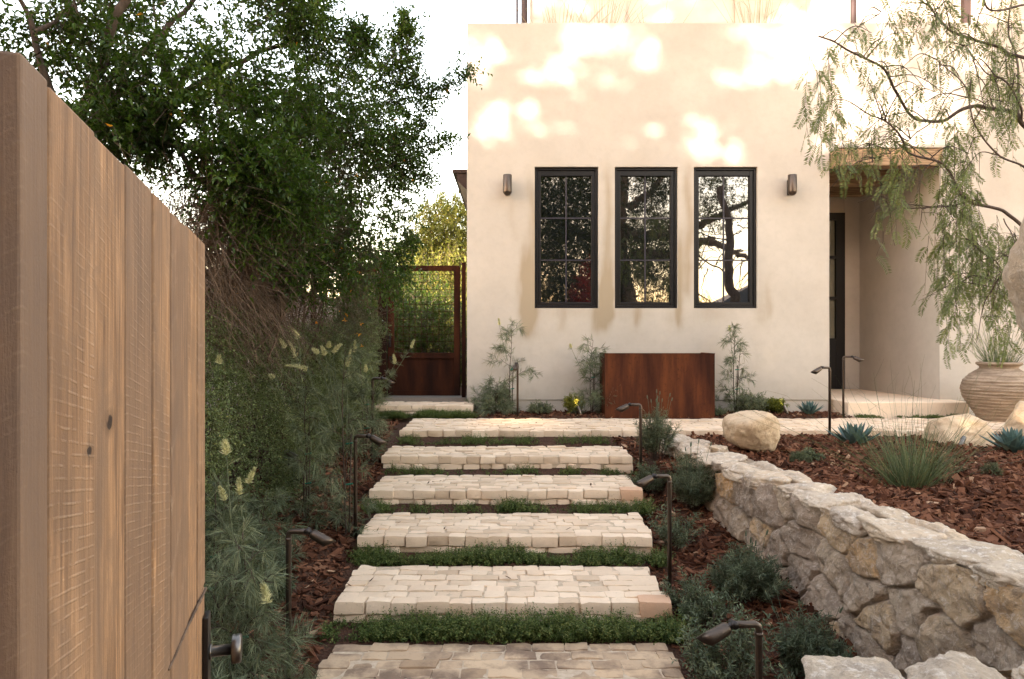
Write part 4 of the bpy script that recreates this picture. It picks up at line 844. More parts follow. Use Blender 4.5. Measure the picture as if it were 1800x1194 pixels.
# ---- upright leafy shrubs
def bush(x, y, h, r, lab, seed, n=60, m=26, L=.035, W=.005, mat=None, name='lavender', spikes=0, tint=.5, kind=6, spread=.7, cat='shrub', group=None, dr=.05, nb=4):
    rg = R(seed); z = gz1(x, y); t = thing(name, (x, y, z), lab, cat, group); gl, gs = G(), G()
    a = rg.uniform(0, 6.28, n); el = rg.uniform(.0, 1, n) ** .7; d = nrm(np.stack([np.cos(a) * el * r, np.sin(a) * el * r, np.full(n, h * .9)], 1)); b = np.stack([x + np.cos(a) * el * r * .25, y + np.sin(a) * el * r * .25, np.full(n, z)], 1)
    ell = h * rg.uniform(.6, 1.1, n) * (1.05 - .3 * el)
    twigs(gl, gs, b, d, ell, dr, m, L, W, rg, kind, tint, .25, .0022, spread, .5, .25)
    for q in range(nb):
        f = rg.uniform(.3, .8, n); c = b + d * (ell * f)[:, None]; d2 = nrm(d + rg.normal(size=(n, 3)) * .5 + UP * .15); twigs(gl, gs, c, d2, ell * rg.uniform(.2, .4, n), dr, m // 2, L * .9, W, rg, kind, tint, .25, .0014, spread, .5, .15)
    gl.build('foliage', mat, t); gs.build('stems', TWIG, t)
    if spikes:
        gb = G()
        for q in range(spikes):
            a_ = rg.uniform(0, 6.28); rr = rg.uniform(0, 1) * r * .9; p = np.array([x + math.cos(a_) * rr * .5, y + math.sin(a_) * rr * .5, z + h * .5]); e = np.array([x + math.cos(a_) * rr, y + math.sin(a_) * rr, z + h * rg.uniform(1.05, 1.35)])
            tube(gb, [p, (p + e) / 2, e], .0013, 4, .3); bloom(gb, e - [0, 0, .03], e - p, .045, .007, rg, 50)
        gb.build('flower_spikes', LEAF_L, t)
    return t
LV = 'silvery lavenders beside the steps'; OL = 'grey-green leafy shrubs beside the steps'
bush(1.36, 6.45, .50, .21, 'lavender with many spikes behind the path light at the top right of the steps', 201, 60, 30, .038, .0052, LEAF_L, spikes=12, tint=.6, group=LV)
bush(1.22, 6.05, .30, .22, 'low grey-green shrub at the foot of the top-right path light', 202, 45, 20, .03, .007, LEAF_O, 'leafy_shrub', tint=.45, group=OL)
bush(1.50, 5.72, .46, .24, 'round lavender pressed against the far end of the stone wall', 203, 85, 30, .04, .0055, LEAF_L, spikes=7, tint=.55, group=LV)
bush(1.20, 5.0, .34, .22, 'sparse grey-green shrub right of the step with the rust-orange stone', 204, 26, 16, .036, .0085, LEAF_O, 'leafy_shrub', tint=.5, spread=.8, group=OL)
bush(1.46, 4.25, .34, .30, 'spreading lavender beside the middle of the stone wall', 205, 85, 28, .044, .006, LEAF_L, spikes=5, tint=.42, group=LV)
bush(1.08, 3.95, .36, .24, 'dense grey-green shrub between the middle path light and the wall', 206, 45, 22, .032, .008, LEAF_O, 'leafy_shrub', tint=.4, group=OL)
bush(1.04, 3.32, .50, .25, 'tall leafy grey-green shrub nearest the soot-stained step', 207, 38, 24, .036, .0095, LEAF_O, 'leafy_shrub', tint=.45, spread=.8, group=OL)
bush(1.52, 3.55, .34, .24, 'dark lavender at the near foot of the stone wall', 208, 70, 26, .042, .006, LEAF_L, spikes=5, tint=.38, group=LV)
bush(1.15, 2.88, .34, .16, 'yellow-lit sprig of leaves behind the large path light', 209, 12, 16, .035, .009, LEAF_O, 'leafy_shrub', tint=.8, group=OL)
bush(1.28, 3.1, .26, .2, 'thin lavender tangled behind the low stone wall', 210, 32, 18, .036, .006, LEAF_L, spikes=3, tint=.45, group=LV)
bush(.36, 8.74, .20, .24, 'low silvery shrub right of the lit path light', 211, 55, 16, .026, .008, LEAF_O, 'leafy_shrub', tint=.6, dr=.25, group='small shrubs at the foot of the house')
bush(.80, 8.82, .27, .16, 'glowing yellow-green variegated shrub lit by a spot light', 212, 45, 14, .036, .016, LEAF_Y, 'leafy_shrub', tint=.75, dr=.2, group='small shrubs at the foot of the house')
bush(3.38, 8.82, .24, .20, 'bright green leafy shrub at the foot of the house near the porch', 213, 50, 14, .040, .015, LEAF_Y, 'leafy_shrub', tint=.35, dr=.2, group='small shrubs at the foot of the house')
bush(3.05, 8.76, .34, .28, 'grey-green bushy shrub right of the rusty planter', 214, 70, 16, .03, .010, LEAF_O, 'leafy_shrub', tint=.6, dr=.2, group='small shrubs at the foot of the house')
bush(2.62, 6.02, .12, .19, 'flat blue-green mat plant right of the round boulder', 215, 80, 12, .026, .011, LEAF_O, 'leafy_shrub', tint=.5, dr=.5)
bush(2.46, 5.86, .11, .12, 'little tuft of fine grass in front of the round boulder', 216, 60, 10, .035, .0025, LEAF_G, 'grass_tuft', tint=.4, dr=.3, cat='grass')
bush(1.65, 8.46, .07, .10, 'tiny green tuft at the foot of the rusty planter', 217, 24, 8, .03, .004, LEAF_TH, 'grass_tuft', tint=.5, dr=.3, cat='grass')
bush(2.62, 8.62, .15, .12, 'small silvery tuft at the right corner of the rusty planter', 218, 30, 10, .028, .006, LEAF_O, 'grass_tuft', tint=.5, dr=.3, cat='grass')
bush(3.55, 5.05, .10, .08, 'faint grass tuft in the raised bed at the right edge', 219, 20, 8, .04, .003, LEAF_G, 'grass_tuft', tint=.4, dr=.2, cat='grass')
bush(-1.42, 3.95, .34, .2, 'dark leafy shrub behind the nearest path light on the left', 220, 50, 22, .036, .009, LEAF_O, 'leafy_shrub', tint=.3, group=OL)

# ---- agaves
def agave(x, y, r, h, seed, lab):
    rg = R(seed); z = gz1(x, y); t = thing('agave', (x, y, z), lab, 'agave', 'blue-green agave rosettes'); g = G(); n = 34
    for k in range(n):
        a = k * 2.39996; f = k / n; el = math.radians(18 + 66 * f); L = r * (1.15 - .35 * f) * rg.uniform(.9, 1.08); W = L * .27; d = np.array([math.cos(a) * math.cos(el), math.sin(a) * math.cos(el), math.sin(el) * h / r * .8 + .02]); d = d / np.linalg.norm(d); s_ = np.array([-math.sin(a), math.cos(a), 0]); nn = np.cross(s_, d)
        if nn[2] < 0: nn = -nn
        V = []; ts = np.linspace(0, 1, 8)
        for t_ in ts:
            wd = W * .5 * (np.interp(t_, [0, .15, .5, .8, 1], [.55, .75, 1, .55, .02])); c = np.array([x, y, z + .01]) + d * L * t_ + nn * (L * .16 * t_ * t_); th = .012 * (1 - t_) + .0015
            V += [c - s_ * wd + nn * wd * .28, c - nn * th, c + s_ * wd + nn * wd * .28, c + nn * th * .2]
        q = []
        for i_ in range(7):
            for j_ in range(4): q.append((i_ * 4 + j_, i_ * 4 + (j_ + 1) % 4, (i_ + 1) * 4 + (j_ + 1) % 4, (i_ + 1) * 4 + j_))
        g.add(V, q, tint=np.clip(rg.normal(.45, .15) + .3 * (ts.repeat(4) > .9), 0, 1))
    g.build('blades', AGAVE, t, smooth=False)
agave(3.78, 8.68, .19, .24, 1, 'agave against the house wall left of the porch')
agave(3.32, 6.62, .26, .27, 2, 'agave behind the left side of the rush clump')
agave(4.62, 6.3, .25, .27, 3, 'agave in front of the craggy ochre boulder at the right edge')

# ---- rushes
def rushes(cx_, cy_, z, n, h, r, seed, g, w_=.0022, kink=.2):
    rg = R(seed); a = rg.uniform(0, 6.28, n); rr = rg.random(n) ** .6; b = np.stack([cx_ + np.cos(a) * rr * r * .45, cy_ + np.sin(a) * rr * r * .45, np.full(n, z - .01)], 1)
    hh = h * rg.uniform(.3, 1, n) ** 1.1; e = b + np.stack([np.cos(a) * rr * r * rg.uniform(.3, 1.5, n), np.sin(a) * rr * r * rg.uniform(.3, 1.2, n), hh], 1); m = (b + e) / 2 + rg.normal(size=(n, 3)) * .018 * [1, 1, .2]; m[:, :2] -= (e[:, :2] - b[:, :2]) * .1
    tubes3(g, b, m, e, w_, w_ * .45, np.clip(rg.normal(.45, .22, n), 0, 1))
    k = rg.random(n) < kink; e2 = e[k] + nrm(e[k] - m[k] + rg.normal(size=(k.sum(), 3)) * .12) * h * .22; tubes3(g, e[k], (e[k] + e2) / 2 + rg.normal(size=(k.sum(), 3)) * .004, e2, w_ * .5, w_ * .25, .3)
t = thing('rush_clump', (2.88, 4.95, -.06), 'clump of thin upright green rushes in the raised bed', 'rushes')
g = G(); rushes(2.86, 4.92, -.07, 240, .44, .27, 1, g, .0026, .1); rushes(3.12, 5.25, -.07, 120, .40, .26, 2, g, .0024, .1); rushes(2.9, 5.0, -.07, 70, .80, .60, 3, g, .0016, .8); rushes(3.1, 5.2, -.07, 20, .62, .85, 5, g, .0015, .8); g.build('stems', RUSH, t)
t = thing('rush_clump', (5.92, 8.3, .6), 'fine green rushes growing out of the big earthenware jar', 'rushes')
g = G(); rushes(5.92, 8.3, .60, 170, .62, .26, 4, g, .0032, .3); g.build('stems', RUSH, t)
# parapet grasses
for k, (px, wd, n, hh, lab) in enumerate(((985, .5, 60, .55, 'dry grasses on the parapet above the left window'), (1065, .45, 70, .6, 'dry grasses on the parapet above the gap between the left and middle windows'), (1165, .5, 36, .32, 'short green grasses on the parapet above the middle window'), (1355, .42, 60, .75, 'upright green grasses on the parapet above the right sconce'), (1470, .3, 30, .3, 'small grasses on the parapet at the porch corner'))):
    x = (px - 900) / 130.; t = thing('roof_grass', (x, 9.75, 5.03), lab, 'grass', 'grasses planted behind the parapet'); g = G(); rushes(x, 9.75, 5.03, n, hh + .35, wd, 50 + k, g, .0035, .5); g.build('blades', DRYG if k in (0, 1) else RUSH, t)

# ---- clipped small-leaf hedge on the left
rg = R(300); t = thing('small_leaf_hedge', (-2.2, 5.8, -.5), 'dense small-leaved evergreen hedge left of the steps, below the bare twigs', 'hedge'); gl, gs = G(), G()
N = 13500; y = rg.uniform(2.6, 9.0, N); z0 = gz(np.full(N, -2.3), y); top = np.interp(y, [2.6, 4.2, 5.5, 7.5, 9], [1.30, 1.22, 1.15, 1.05, 1.15]) + .10 * fbm(np.stack([y * 2, y * 0, y * 0], 1), 2, 3)
f = rg.random(N); z = z0 + (top - z0) * f; face = -1.93 + .12 * fbm(np.stack([y * 1.5, z * 1.5, 0 * y], 1), 3, 8) - .25 * np.clip(f - .8, 0, 1) + .18 * np.clip(.3 - f, 0, 1) + np.interp(y, [2.6, 5, 8, 9], [0.05, .02, .12, .25])
x = face - np.abs(rg.normal(0, .14, N)); d = nrm(np.stack([rg.uniform(.1, 1, N), rg.normal(-.25, .5, N), rg.normal(.15, .5, N)], 1))
dm = .5 + .35 * fbm(np.stack([x * 3, y * 3, z * 3], 1), 2, 3)
twigs(gl, gs, np.stack([x, y, z], 1), d, rg.uniform(.07, .17, N), rg.uniform(0, .3, N), 12, .019, .0145, rg, 4, .35 + .4 * dm, .2, .0011, 1., .35)
gs2 = G(); n = 900; a = np.stack([rg.uniform(-2.5, -2.2, n), rg.uniform(2.6, 9, n), rg.uniform(-.7, .4, n)], 1); b = a + np.stack([rg.uniform(-.1, .25, n), rg.normal(0, .2, n), rg.uniform(.3, .8, n)], 1); tubes3(gs2, a, (a + b) / 2 + rg.normal(size=(n, 3)) * .03, b, .006, .003, .4)
gl.build('foliage', LEAF_H, t); gs.build('twigs', TWIG, t); gs2.build('stems', TWIG, t)

# ---- bare twig tangle with dead stems
rg = R(310); t = thing('bare_twig_thicket', (-2.3, 4.6, 0), 'brown tangle of bare dead twigs above the hedge', 'dead shrub'); g = G(); n = 5600
px = rg.normal(415, 70, n); py = rg.uniform(330, 585, n); py = np.maximum(py, 215 + .30 * (px - 330)); Yd = rg.uniform(3.9, 6.0, n); Yd = np.maximum(Yd, 1200 * (1.85 + .35 * np.clip((py - 480) / 80, 0, 1)) / (900 - np.minimum(px, 520))); A = np.stack([(px - 900) * Yd / 1200, Yd, EYE - (py - 597) * Yd / 1200], 1)
d = nrm(np.stack([rg.normal(.25, .6, n), rg.normal(0, .6, n), rg.normal(-.5, 1.0, n)], 1)); L = rg.uniform(.15, .75, n)[:, None]; C = A + d * L; B = A + d * L * .5 + rdir(rg, n) * L * .12
tubes3(g, A, B, C, rg.uniform(.001, .0035, n), .0012, np.clip(rg.normal(.5, .2, n), 0, 1)); g.build('twigs', DRYTWIG, t)
g = G()
for k in range(11):
    Y0 = rg.uniform(5.1, 5.9); p = [at(rg.uniform(340, 500), 640, Y0), at(rg.uniform(350, 520), 520, Y0 + rg.uniform(-.2, .2)), at(rg.uniform(340, 540), 420, Y0 + rg.uniform(-.2, .2)), at(rg.uniform(320, 560), 340, Y0 + rg.uniform(-.3, .3))]
    c = curve(p, 10, .03, k); tube(g, c, np.linspace(rg.uniform(.006, .011), .003, len(c)), 6, .5)
g.build('stems', DRYTWIG, t, smooth=True)

# ---- big broadleaf tree
rg = R(320); t = thing('broadleaf_tree', (-3.0, 4.6, -.5), 'big glossy dark green broadleaf tree leaning over the left boundary', 'tree'); gl, gs, gt = G(), G(), G()
TR = np.array([-3.05, 4.6, -.5])
def limb(g, pts, r0, r1, wob=.03, seed=0, n=10): c = curve(pts, n, wob, seed); tube(g, c, np.linspace(r0, r1, len(c)), 8, .5); return c
fork = at(140, 300, 4.3)
limb(gt, [TR, TR + [.02, 0, .9], fork + [-.1, 0, -.2], fork], .12, .075, .02, 1)
for k, (pts, r) in enumerate([([(140, 300, 4.3), (140, 200, 4.2), (175, 110, 4.1), (220, 0, 4.0), (240, -80, 4)], .045), ([(140, 300, 4.3), (100, 160, 4.0), (60, 60, 3.9), (20, -30, 3.8)], .028), ([(140, 300, 4.3), (200, 140, 4.5), (290, 60, 4.7), (380, -40, 4.9)], .035),
                     ([(140, 300, 4.3), (210, 145, 4.3), (275, 225, 4.2), (340, 310, 4.4), (420, 400, 4.6), (450, 500, 4.8)], .024), ([(140, 300, 4.3), (230, 250, 4.6), (330, 160, 5), (470, 90, 5.3), (560, 60, 5.6)], .035), ([(230, 250, 4.6), (360, 260, 5), (500, 240, 5.5), (640, 220, 6.2)], .03),
                     ([(300, 190, 4.8), (280, 80, 4.9), (250, -20, 5)], .02), ([(140, 300, 4.3), (80, 260, 4.0), (20, 190, 3.9), (-20, 100, 3.8)], .02), ([(60, 60, 3.9), (120, 20, 4), (180, -40, 4)], .015), ([(340, 310, 4.4), (430, 330, 4.7), (560, 360, 5.4), (660, 420, 6.2)], .02)]):
    limb(gt, [at(*p) for p in pts], r, r * .35, .05, 20 + k)
gt.build('trunk', BARK, t, smooth=True)
# leaf volumes: (px, py, Y, rx px, ry px, depth, weight)
vol = [(210, 90, 4.2, 110, 80, .7, .16), (60, 40, 3.9, 90, 60, .6, .30), (350, 60, 4.6, 120, 90, .8, 1.2), (480, 120, 5.0, 100, 90, .8, 1.3), (320, 200, 4.4, 110, 85, .7, 1.3), (440, 230, 4.7, 110, 100, .8, 1.5), (560, 160, 5.4, 80, 75, .8, .9), (560, 270, 5.4, 100, 90, .9, 1.1),
       (650, 250, 6.0, 75, 85, .8, .9), (640, 170, 6.0, 60, 40, .6, .45), (650, 330, 6.1, 75, 60, .7, .8), (600, 400, 5.8, 80, 60, .7, .9), (520, 20, 5.1, 60, 50, .6, .7), (430, 310, 4.2, 80, 70, .3, .8), (500, 350, 4.5, 70, 60, .4, .8), (690, 300, 6.3, 45, 50, .5, .35), (660, 460, 6.4, 50, 50, .6, .7), (640, 560, 6.6, 50, 50, .5, .35),
       (250, 250, 4.2, 60, 50, .5, .7), (110, 150, 4.1, 50, 50, .5, .2), (700, 400, 6.6, 25, 50, .3, .14), (300, -60, 4.4, 220, 50, .8, .5), (20, 60, 3.9, 60, 70, .5, .35), (110, -20, 4.0, 90, 50, .5, .4), (560, 470, 5.6, 70, 50, .6, .7), (190, 270, 4.2, 50, 40, .5, .5)]
bs = []; ds = []
for (px, py, Yc, rx, ry, dep, wgt) in vol:
    n = int(620 * wgt); q = rdir(rg, n) * (rg.random((n, 1)) ** .45); Yd = Yc + q[:, 1] * dep; PX = px + q[:, 0] * rx; PY = py - q[:, 2] * ry
    P = np.stack([(PX - 900) * Yc / 1200, Yd, EYE - (PY - 597) * Yc / 1200], 1); k = (fbm(P * 2.6, 3, 77) + .16 > rg.uniform(-.22, .5, n)); P = P[k]
    d = nrm(q[k] * .7 + rg.normal(size=(len(P), 3)) * .45 + UP * .25); bs.append(P); ds.append(d)
spur = [([(130, 0, 4), (150, 60, 4), (185, 90, 4)], .4), ([(560, 150, 5.5), (600, 130, 5.6), (640, 75, 5.7)], 1), ([(620, 160, 6.0), (680, 110, 6.1), (712, 50, 6.2)], 1.4), ([(640, 120, 6.0), (690, 115, 6.1), (720, 75, 6.2), (712, 40, 6.2)], 1), ([(640, 240, 6.1), (700, 180, 6.3), (750, 165, 6.4), (815, 128, 6.6)], 1.6), ([(660, 280, 6.2), (720, 265, 6.4), (790, 245, 6.6)], 1.3), ([(660, 300, 6.2), (700, 290, 6.4), (750, 310, 6.6)], 1.1),
        ([(520, 60, 5.2), (545, 20, 5.3), (560, -20, 5.3)], 1.), ([(560, 60, 5.4), (610, 70, 5.5), (632, 62, 5.6)], 1.2), ([(660, 380, 6.4), (700, 400, 6.6), (722, 430, 6.8)], .8), ([(420, 350, 4.4), (440, 390, 4.3), (455, 440, 4.3)], 1), ([(500, 380, 4.9), (520, 430, 4.9), (515, 470, 4.9)], .8), ([(650, 440, 6.4), (700, 450, 6.7), (700, 520, 6.8)], .9), ([(640, 200, 6), (700, 225, 6.2), (745, 210, 6.4)], .8), ([(680, 170, 6.2), (720, 140, 6.3), (725, 110, 6.3)], .8)]
for pts, wgt in spur:
    c = curve([at(*p) for p in pts], 12); n = int(95 * wgt); i_ = rg.integers(0, len(c), n); bs.append(c[i_] + rg.normal(size=(n, 3)) * (.09 * (1.1 - i_[:, None] / len(c)) + .012)); T = nrm(c[np.minimum(i_ + 1, len(c) - 1)] - c[np.maximum(i_ - 1, 0)]); ds.append(nrm(T + rg.normal(size=(n, 3)) * .5)); tube(gs, c, np.linspace(.008, .003, len(c)), 5, .4)
bs = np.concatenate(bs); ds = np.concatenate(ds); cl = .5 + .28 * fbm(bs * 3.2, 2, 9)
twigs(gl, gs, bs, ds, rg.uniform(.10, .24, len(bs)), rg.uniform(0, .4, len(bs)), 9, .043, .021, rg, 6, cl, .22, .0018, .8, .35)
gl.build('crown', LEAF_T, t); n = 1100; k = rg.integers(0, len(bs), n); C = bs[k]; A = C + rg.normal(size=(n, 3)) * .12 - [.12, 0, .10]; tubes3(gs, A, (A + C) / 2 + rg.normal(size=(n, 3)) * .03, C, .003, .0015, .4); gs.build('twigs', TWIG, t)
gb = G(); k = rg.integers(0, len(bs), 46); leaf6(gb, bs[k], rdir(rg, 46), rdir(rg, 46), .045, .02, rg.random(46)); gb.build('yellow_leaves', ORANGE, t)

# ---- fine-leaved orange-flowered shrub between tree and hedge
rg = R(330); t = thing('orange_flowered_shrub', (-2.1, 5.9, -.3), 'fine-leaved olive shrub dotted with orange flowers behind the hedge', 'shrub'); gl, gs, gb = G(), G(), G(); bs = []
for (px, py, Yc, rx, ry, dep, n) in ((560, 300, 5.6, 80, 120, .5, 1500), (540, 420, 5.6, 90, 110, .5, 2100), (600, 470, 6.0, 60, 90, .5, 1300), (620, 560, 6.6, 55, 60, .5, 900), (480, 480, 5.2, 60, 70, .4, 700)):
    q = rdir(rg, n) * rg.random((n, 1)) ** .45; bs.append(np.stack([(px + q[:, 0] * rx - 900) * Yc / 1200, Yc + q[:, 1] * dep, EYE - (py - q[:, 2] * ry - 597) * Yc / 1200], 1))
bs = np.concatenate(bs); hp = (np.abs(bs[:, 0] / bs[:, 1] * 1200 + 900 - 583) < 17) & (np.abs(597 - (bs[:, 2] - EYE) / bs[:, 1] * 1200 - 520) < 42) & (rg.random(len(bs)) < .9); bs = bs[~hp]
twigs(gl, gs, bs, nrm(rg.normal(size=(len(bs), 3)) + [0, 0, .2]), rg.uniform(.08, .18, len(bs)), .1, 13, .02, .0045, rg, 4, .35 + .2 * fbm(bs * 3, 2, 4), .2, .0012, .9, .35)
k = rg.integers(0, len(bs), 60); c = bs[k] - [0, .2, 0]
for q in range(5): leaf4(gb, c, nrm(rdir(rg, 60) + [0, -.5, -.3]), rdir(rg, 60), .028, .010, rg.random(60))
for k in range(14):
    Y0 = rg.uniform(6.0, 6.9); cc = curve([(-2.4 + rg.uniform(-.2, .2), Y0, -.3), at(rg.uniform(480, 580), 520, Y0), at(rg.uniform(480, 640), 380, Y0), at(rg.uniform(500, 640), 260, Y0)], 8, .03, k); tube(gs, cc, np.linspace(.010, .002, len(cc)), 5, .5)
OLIVE = leaf_mat('olive_leaf', [(0, (.030, .036, .012)), (.5, (.070, .078, .028)), (1, (.13, .125, .05))], .5, .3, (.14, .13, .03))
gl.build('foliage', OLIVE, t); gs.build('stems', TWIG, t); gb.build('orange_flowers', ORANGE, t)

# ---- backdrop trees beyond the gate
def far_tree(x, y, h, r, lab, seed, mat, n=2600, L=.12, W=.05, trunk_h=None, droop=.3, name='garden_tree', m=10, z=-.2, dens=.3, group='trees beyond the garden gate'):
    rg = R(seed); t = thing(name, (x, y, z), lab, 'tree', group); gl, gs = G(), G(); th = trunk_h if trunk_h is not None else h * .35
    c = limb(gs, [(x, y, z - .1), (x + .05 * r, y, z + th * .6), (x - .05 * r, y, z + h * .8)], r * .07, r * .02, .05, seed)
    q = rdir(rg, n) * rg.random((n, 1)) ** .4; P = np.stack([x + q[:, 0] * r, y + q[:, 1] * r, z + th + (h - th) * (.5 + .5 * q[:, 2])], 1); k = fbm(P * (1.6 / max(r, .8)) * 1.3, 3, seed) + dens > rg.uniform(-.4, .5, n); P = P[k]
    for b in range(10): e = P[rg.integers(0, len(P))]; s_ = c[rg.integers(len(c) // 3, len(c))]; tube(gs, curve([s_, (s_ + e) / 2 + [0, 0, .1 * r], e], 5), np.linspace(r * .025, r * .006, 11), 5)
    twigs(gl, gs, P, nrm(q[k] + rg.normal(size=(len(P), 3)) * .5), rg.uniform(.5, 1.1, len(P)) * L * 3.2, droop, m, L, W, rg, 4, .5 + .25 * fbm(P * 2 / max(r, .8), 2, 3), .25, .004 + r * .001, .8, .4)
    gl.build('crown', mat, t); gs.build('trunk', BARK, t)
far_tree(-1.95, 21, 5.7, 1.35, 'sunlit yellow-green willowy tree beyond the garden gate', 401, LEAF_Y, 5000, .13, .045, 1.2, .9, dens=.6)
far_tree(-4.4, 24, 4.6, 1.5, 'darker green tree left of the sunlit yellow one', 402, LEAF_T, 3600, .12, .05, .4, dens=.6)
far_tree(-1.65, 12.6, 2.0, .85, 'dark green shrub filling the view through the gate mesh', 403, LEAF_T, 2200, .055, .026, .0, .2, 'garden_shrub', dens=.6)
far_tree(-2.5, 11.6, 2.3, .9, 'dark green shrub behind the mesh screen', 404, LEAF_T, 2200, .055, .026, .0, .2, 'garden_shrub', dens=.6)
far_tree(-1.1, 15.0, 1.9, .7, 'light green shrub beyond the gate near the house corner', 405, LEAF_Y, 1400, .06, .03, .0, .2, 'garden_shrub', dens=.5)
far_tree(-2.4, 17.0, 2.9, 1.2, 'mid green leafy shrub further down the side garden', 406, LEAF_T, 2200, .08, .035, .0, .2, 'garden_shrub', dens=.5)
g = G(); box(g, -9, 2, 28, 28.2, -1, 1.8); tag(g.build('boundary_wall', GREYWALL), 'low plastered wall at the far end of the side garden', 'wall')

# ---- pepper tree on the right
rg = R(500); t = thing('pepper_tree', (4.35, 5.1, -.1), 'weeping pepper tree with drooping feathery fronds over the right bed', 'tree'); gt, gf, gs = G(), G(), G()
limb(gt, [(4.35, 5.1, -.15), (4.28, 5.1, .7), (4.4, 5.05, 1.5), (4.25, 5.0, 2.3), (4.3, 4.9, 3.2), (4.1, 4.9, 4.0)], .13, .06, .03, 3, 14)
L_ = [([(4.28, 5.1, .9), at(1850, 440, 5), at(1766, 372, 5), at(1700, 350, 4.9), at(1650, 292, 4.8), at(1600, 272, 4.8), at(1560, 222, 4.7), at(1520, 205, 4.7)], .026), ([at(1720, 355, 4.95), at(1640, 362, 5.0), at(1575, 358, 5.1), at(1545, 318, 5.1)], .012), ([(4.3, 5, 2.2), at(1795, 215, 5), at(1745, 188, 5), at(1700, 186, 4.9), at(1655, 212, 4.9), at(1610, 205, 4.8), at(1560, 140, 4.7), at(1505, 95, 4.6), at(1440, 62, 4.6)], .030),
      ([(4.3, 5, 2.9), at(1790, 98, 5), at(1735, 78, 4.9), at(1665, 48, 4.9), at(1640, 10, 4.9), at(1620, -40, 4.9)], .024), ([at(1795, 215, 5), at(1775, 155, 4.9), at(1735, 130, 4.8), at(1700, 80, 4.8)], .014), ([at(1795, 215, 5), at(1780, 100, 5.2), at(1775, 20, 5.2), at(1800, -40, 5.2)], .016), ([(4.3, 5.1, 1.6), at(1798, 430, 5.2), at(1720, 480, 5.2), at(1660, 505, 5.2)], .010),
      ([at(1800, 300, 4.7), at(1730, 250, 4.6), at(1690, 150, 4.6), at(1650, 110, 4.6)], .012), ([(4.2, 4.9, 3.6), at(1760, 20, 4.7), at(1700, -30, 4.7), at(1600, -20, 4.7), at(1540, 30, 4.7)], .014), ([at(1640, 210, 4.9), at(1580, 255, 4.8), at(1510, 300, 4.8)], .008), ([at(1800, 540, 5.0), at(1750, 470, 5.0), at(1700, 430, 5.0)], .010), ([at(1770, 380, 5), at(1780, 450, 4.8), at(1740, 520, 4.8)], .008)]
tips = []
for k, (pts, r) in enumerate(L_):
    c = limb(gt, pts, r * .58, r * .17, .03, 60 + k, 12)
    nb = 15 if len(pts) > 4 else 9
    for b in range(nb):
        i_ = rg.integers(int(len(c) * .2), len(c)); s_ = c[i_]; px_ = s_[0] / s_[1] * 1200 + 900
        d = nrm(rg.normal(size=3) * [.9, .55, .6] + [-.35, 0, .05]); ln = rg.uniform(.15, .42); e = s_ + d * ln + [0, 0, -.08]; cc = curve([s_, s_ + d * ln * .5 + [0, 0, .03], e], 6, .01, k * 50 + b); tube(gs, cc, np.linspace(.0045, .0015, len(cc)), 5, .5)
        for q in cc[3:]: tips.append(q)
        for z_ in range(2):
            s2 = cc[rg.integers(3, len(cc))]; e2 = s2 + nrm(rg.normal(size=3) * [1, .7, .5]) * .14 + [0, 0, -.04]; tube(gs, [s2, (s2 + e2) / 2 + [0, 0, .01], e2], [.002, .0015, .001], 4, .5); tips.append(e2); tips.append((s2 + e2) / 2)
    for q in c[int(len(c) * .5)::3]: tips.append(q)
tips = np.array(tips); tpx = tips[:, 0] / tips[:, 1] * 1200 + 900; tpy = 597 - (tips[:, 2] - EYE) / tips[:, 1] * 1200
tips = tips[~((tpx > 1440) & (tpx < 1660) & (tpy > 225) & (tpy < 480) & (rg.random(len(tips)) < .65))]
keep = rg.random(len(tips)) < .16; tips = tips[keep]
def fronds(P, d, L, seed, gr=0.):
    """pinnate fronds hanging from P along d"""
    rg = R(seed); n = len(P); m = 12; L = np.broadcast_to(L, (n,))[:, None]
    s_ = perp(d, rg); e = P + d * L; mid = P + d * L * .5 + s_ * L * .06; tubes3(gs, P, mid, e, .0011, .0006, .45)
    tt = np.linspace(.1, 1, m); 
    for sg in (-1, 1):
        f = tt[None, :, None]; B = P[:, None] + d[:, None] * L[:, None] * f + s_[:, None] * (L[:, None] * .24 * f * (1 - f)); D = nrm(d[:, None] * .75 + s_[:, None] * sg + rg.normal(size=(n, m, 3)) * .12); Nn = nrm(np.cross(d, s_))[:, None] + 0 * B
        ll = (.040 * (1.05 - .55 * np.abs(tt - .45)))[None, :] * rg.uniform(.8, 1.2, (n, 1)) * np.ones((n, m))
        leaf4(gf, B.reshape(-1, 3), D.reshape(-1, 3), (Nn + rg.normal(size=B.shape) * .2).reshape(-1, 3), ll.ravel(), .0078, np.clip(.42 + gr + rg.normal(size=(n, 1)) * .16 + rg.normal(size=(n, m)) * .1, 0, 1).ravel(), 0)
n = len(tips); d = nrm(np.stack([rg.normal(0, .38, n), rg.normal(0, .38, n), -np.ones(n) * rg.uniform(.5, 1.2, n)], 1)); fronds(tips, d, rg.uniform(.12, .20, n), 1)
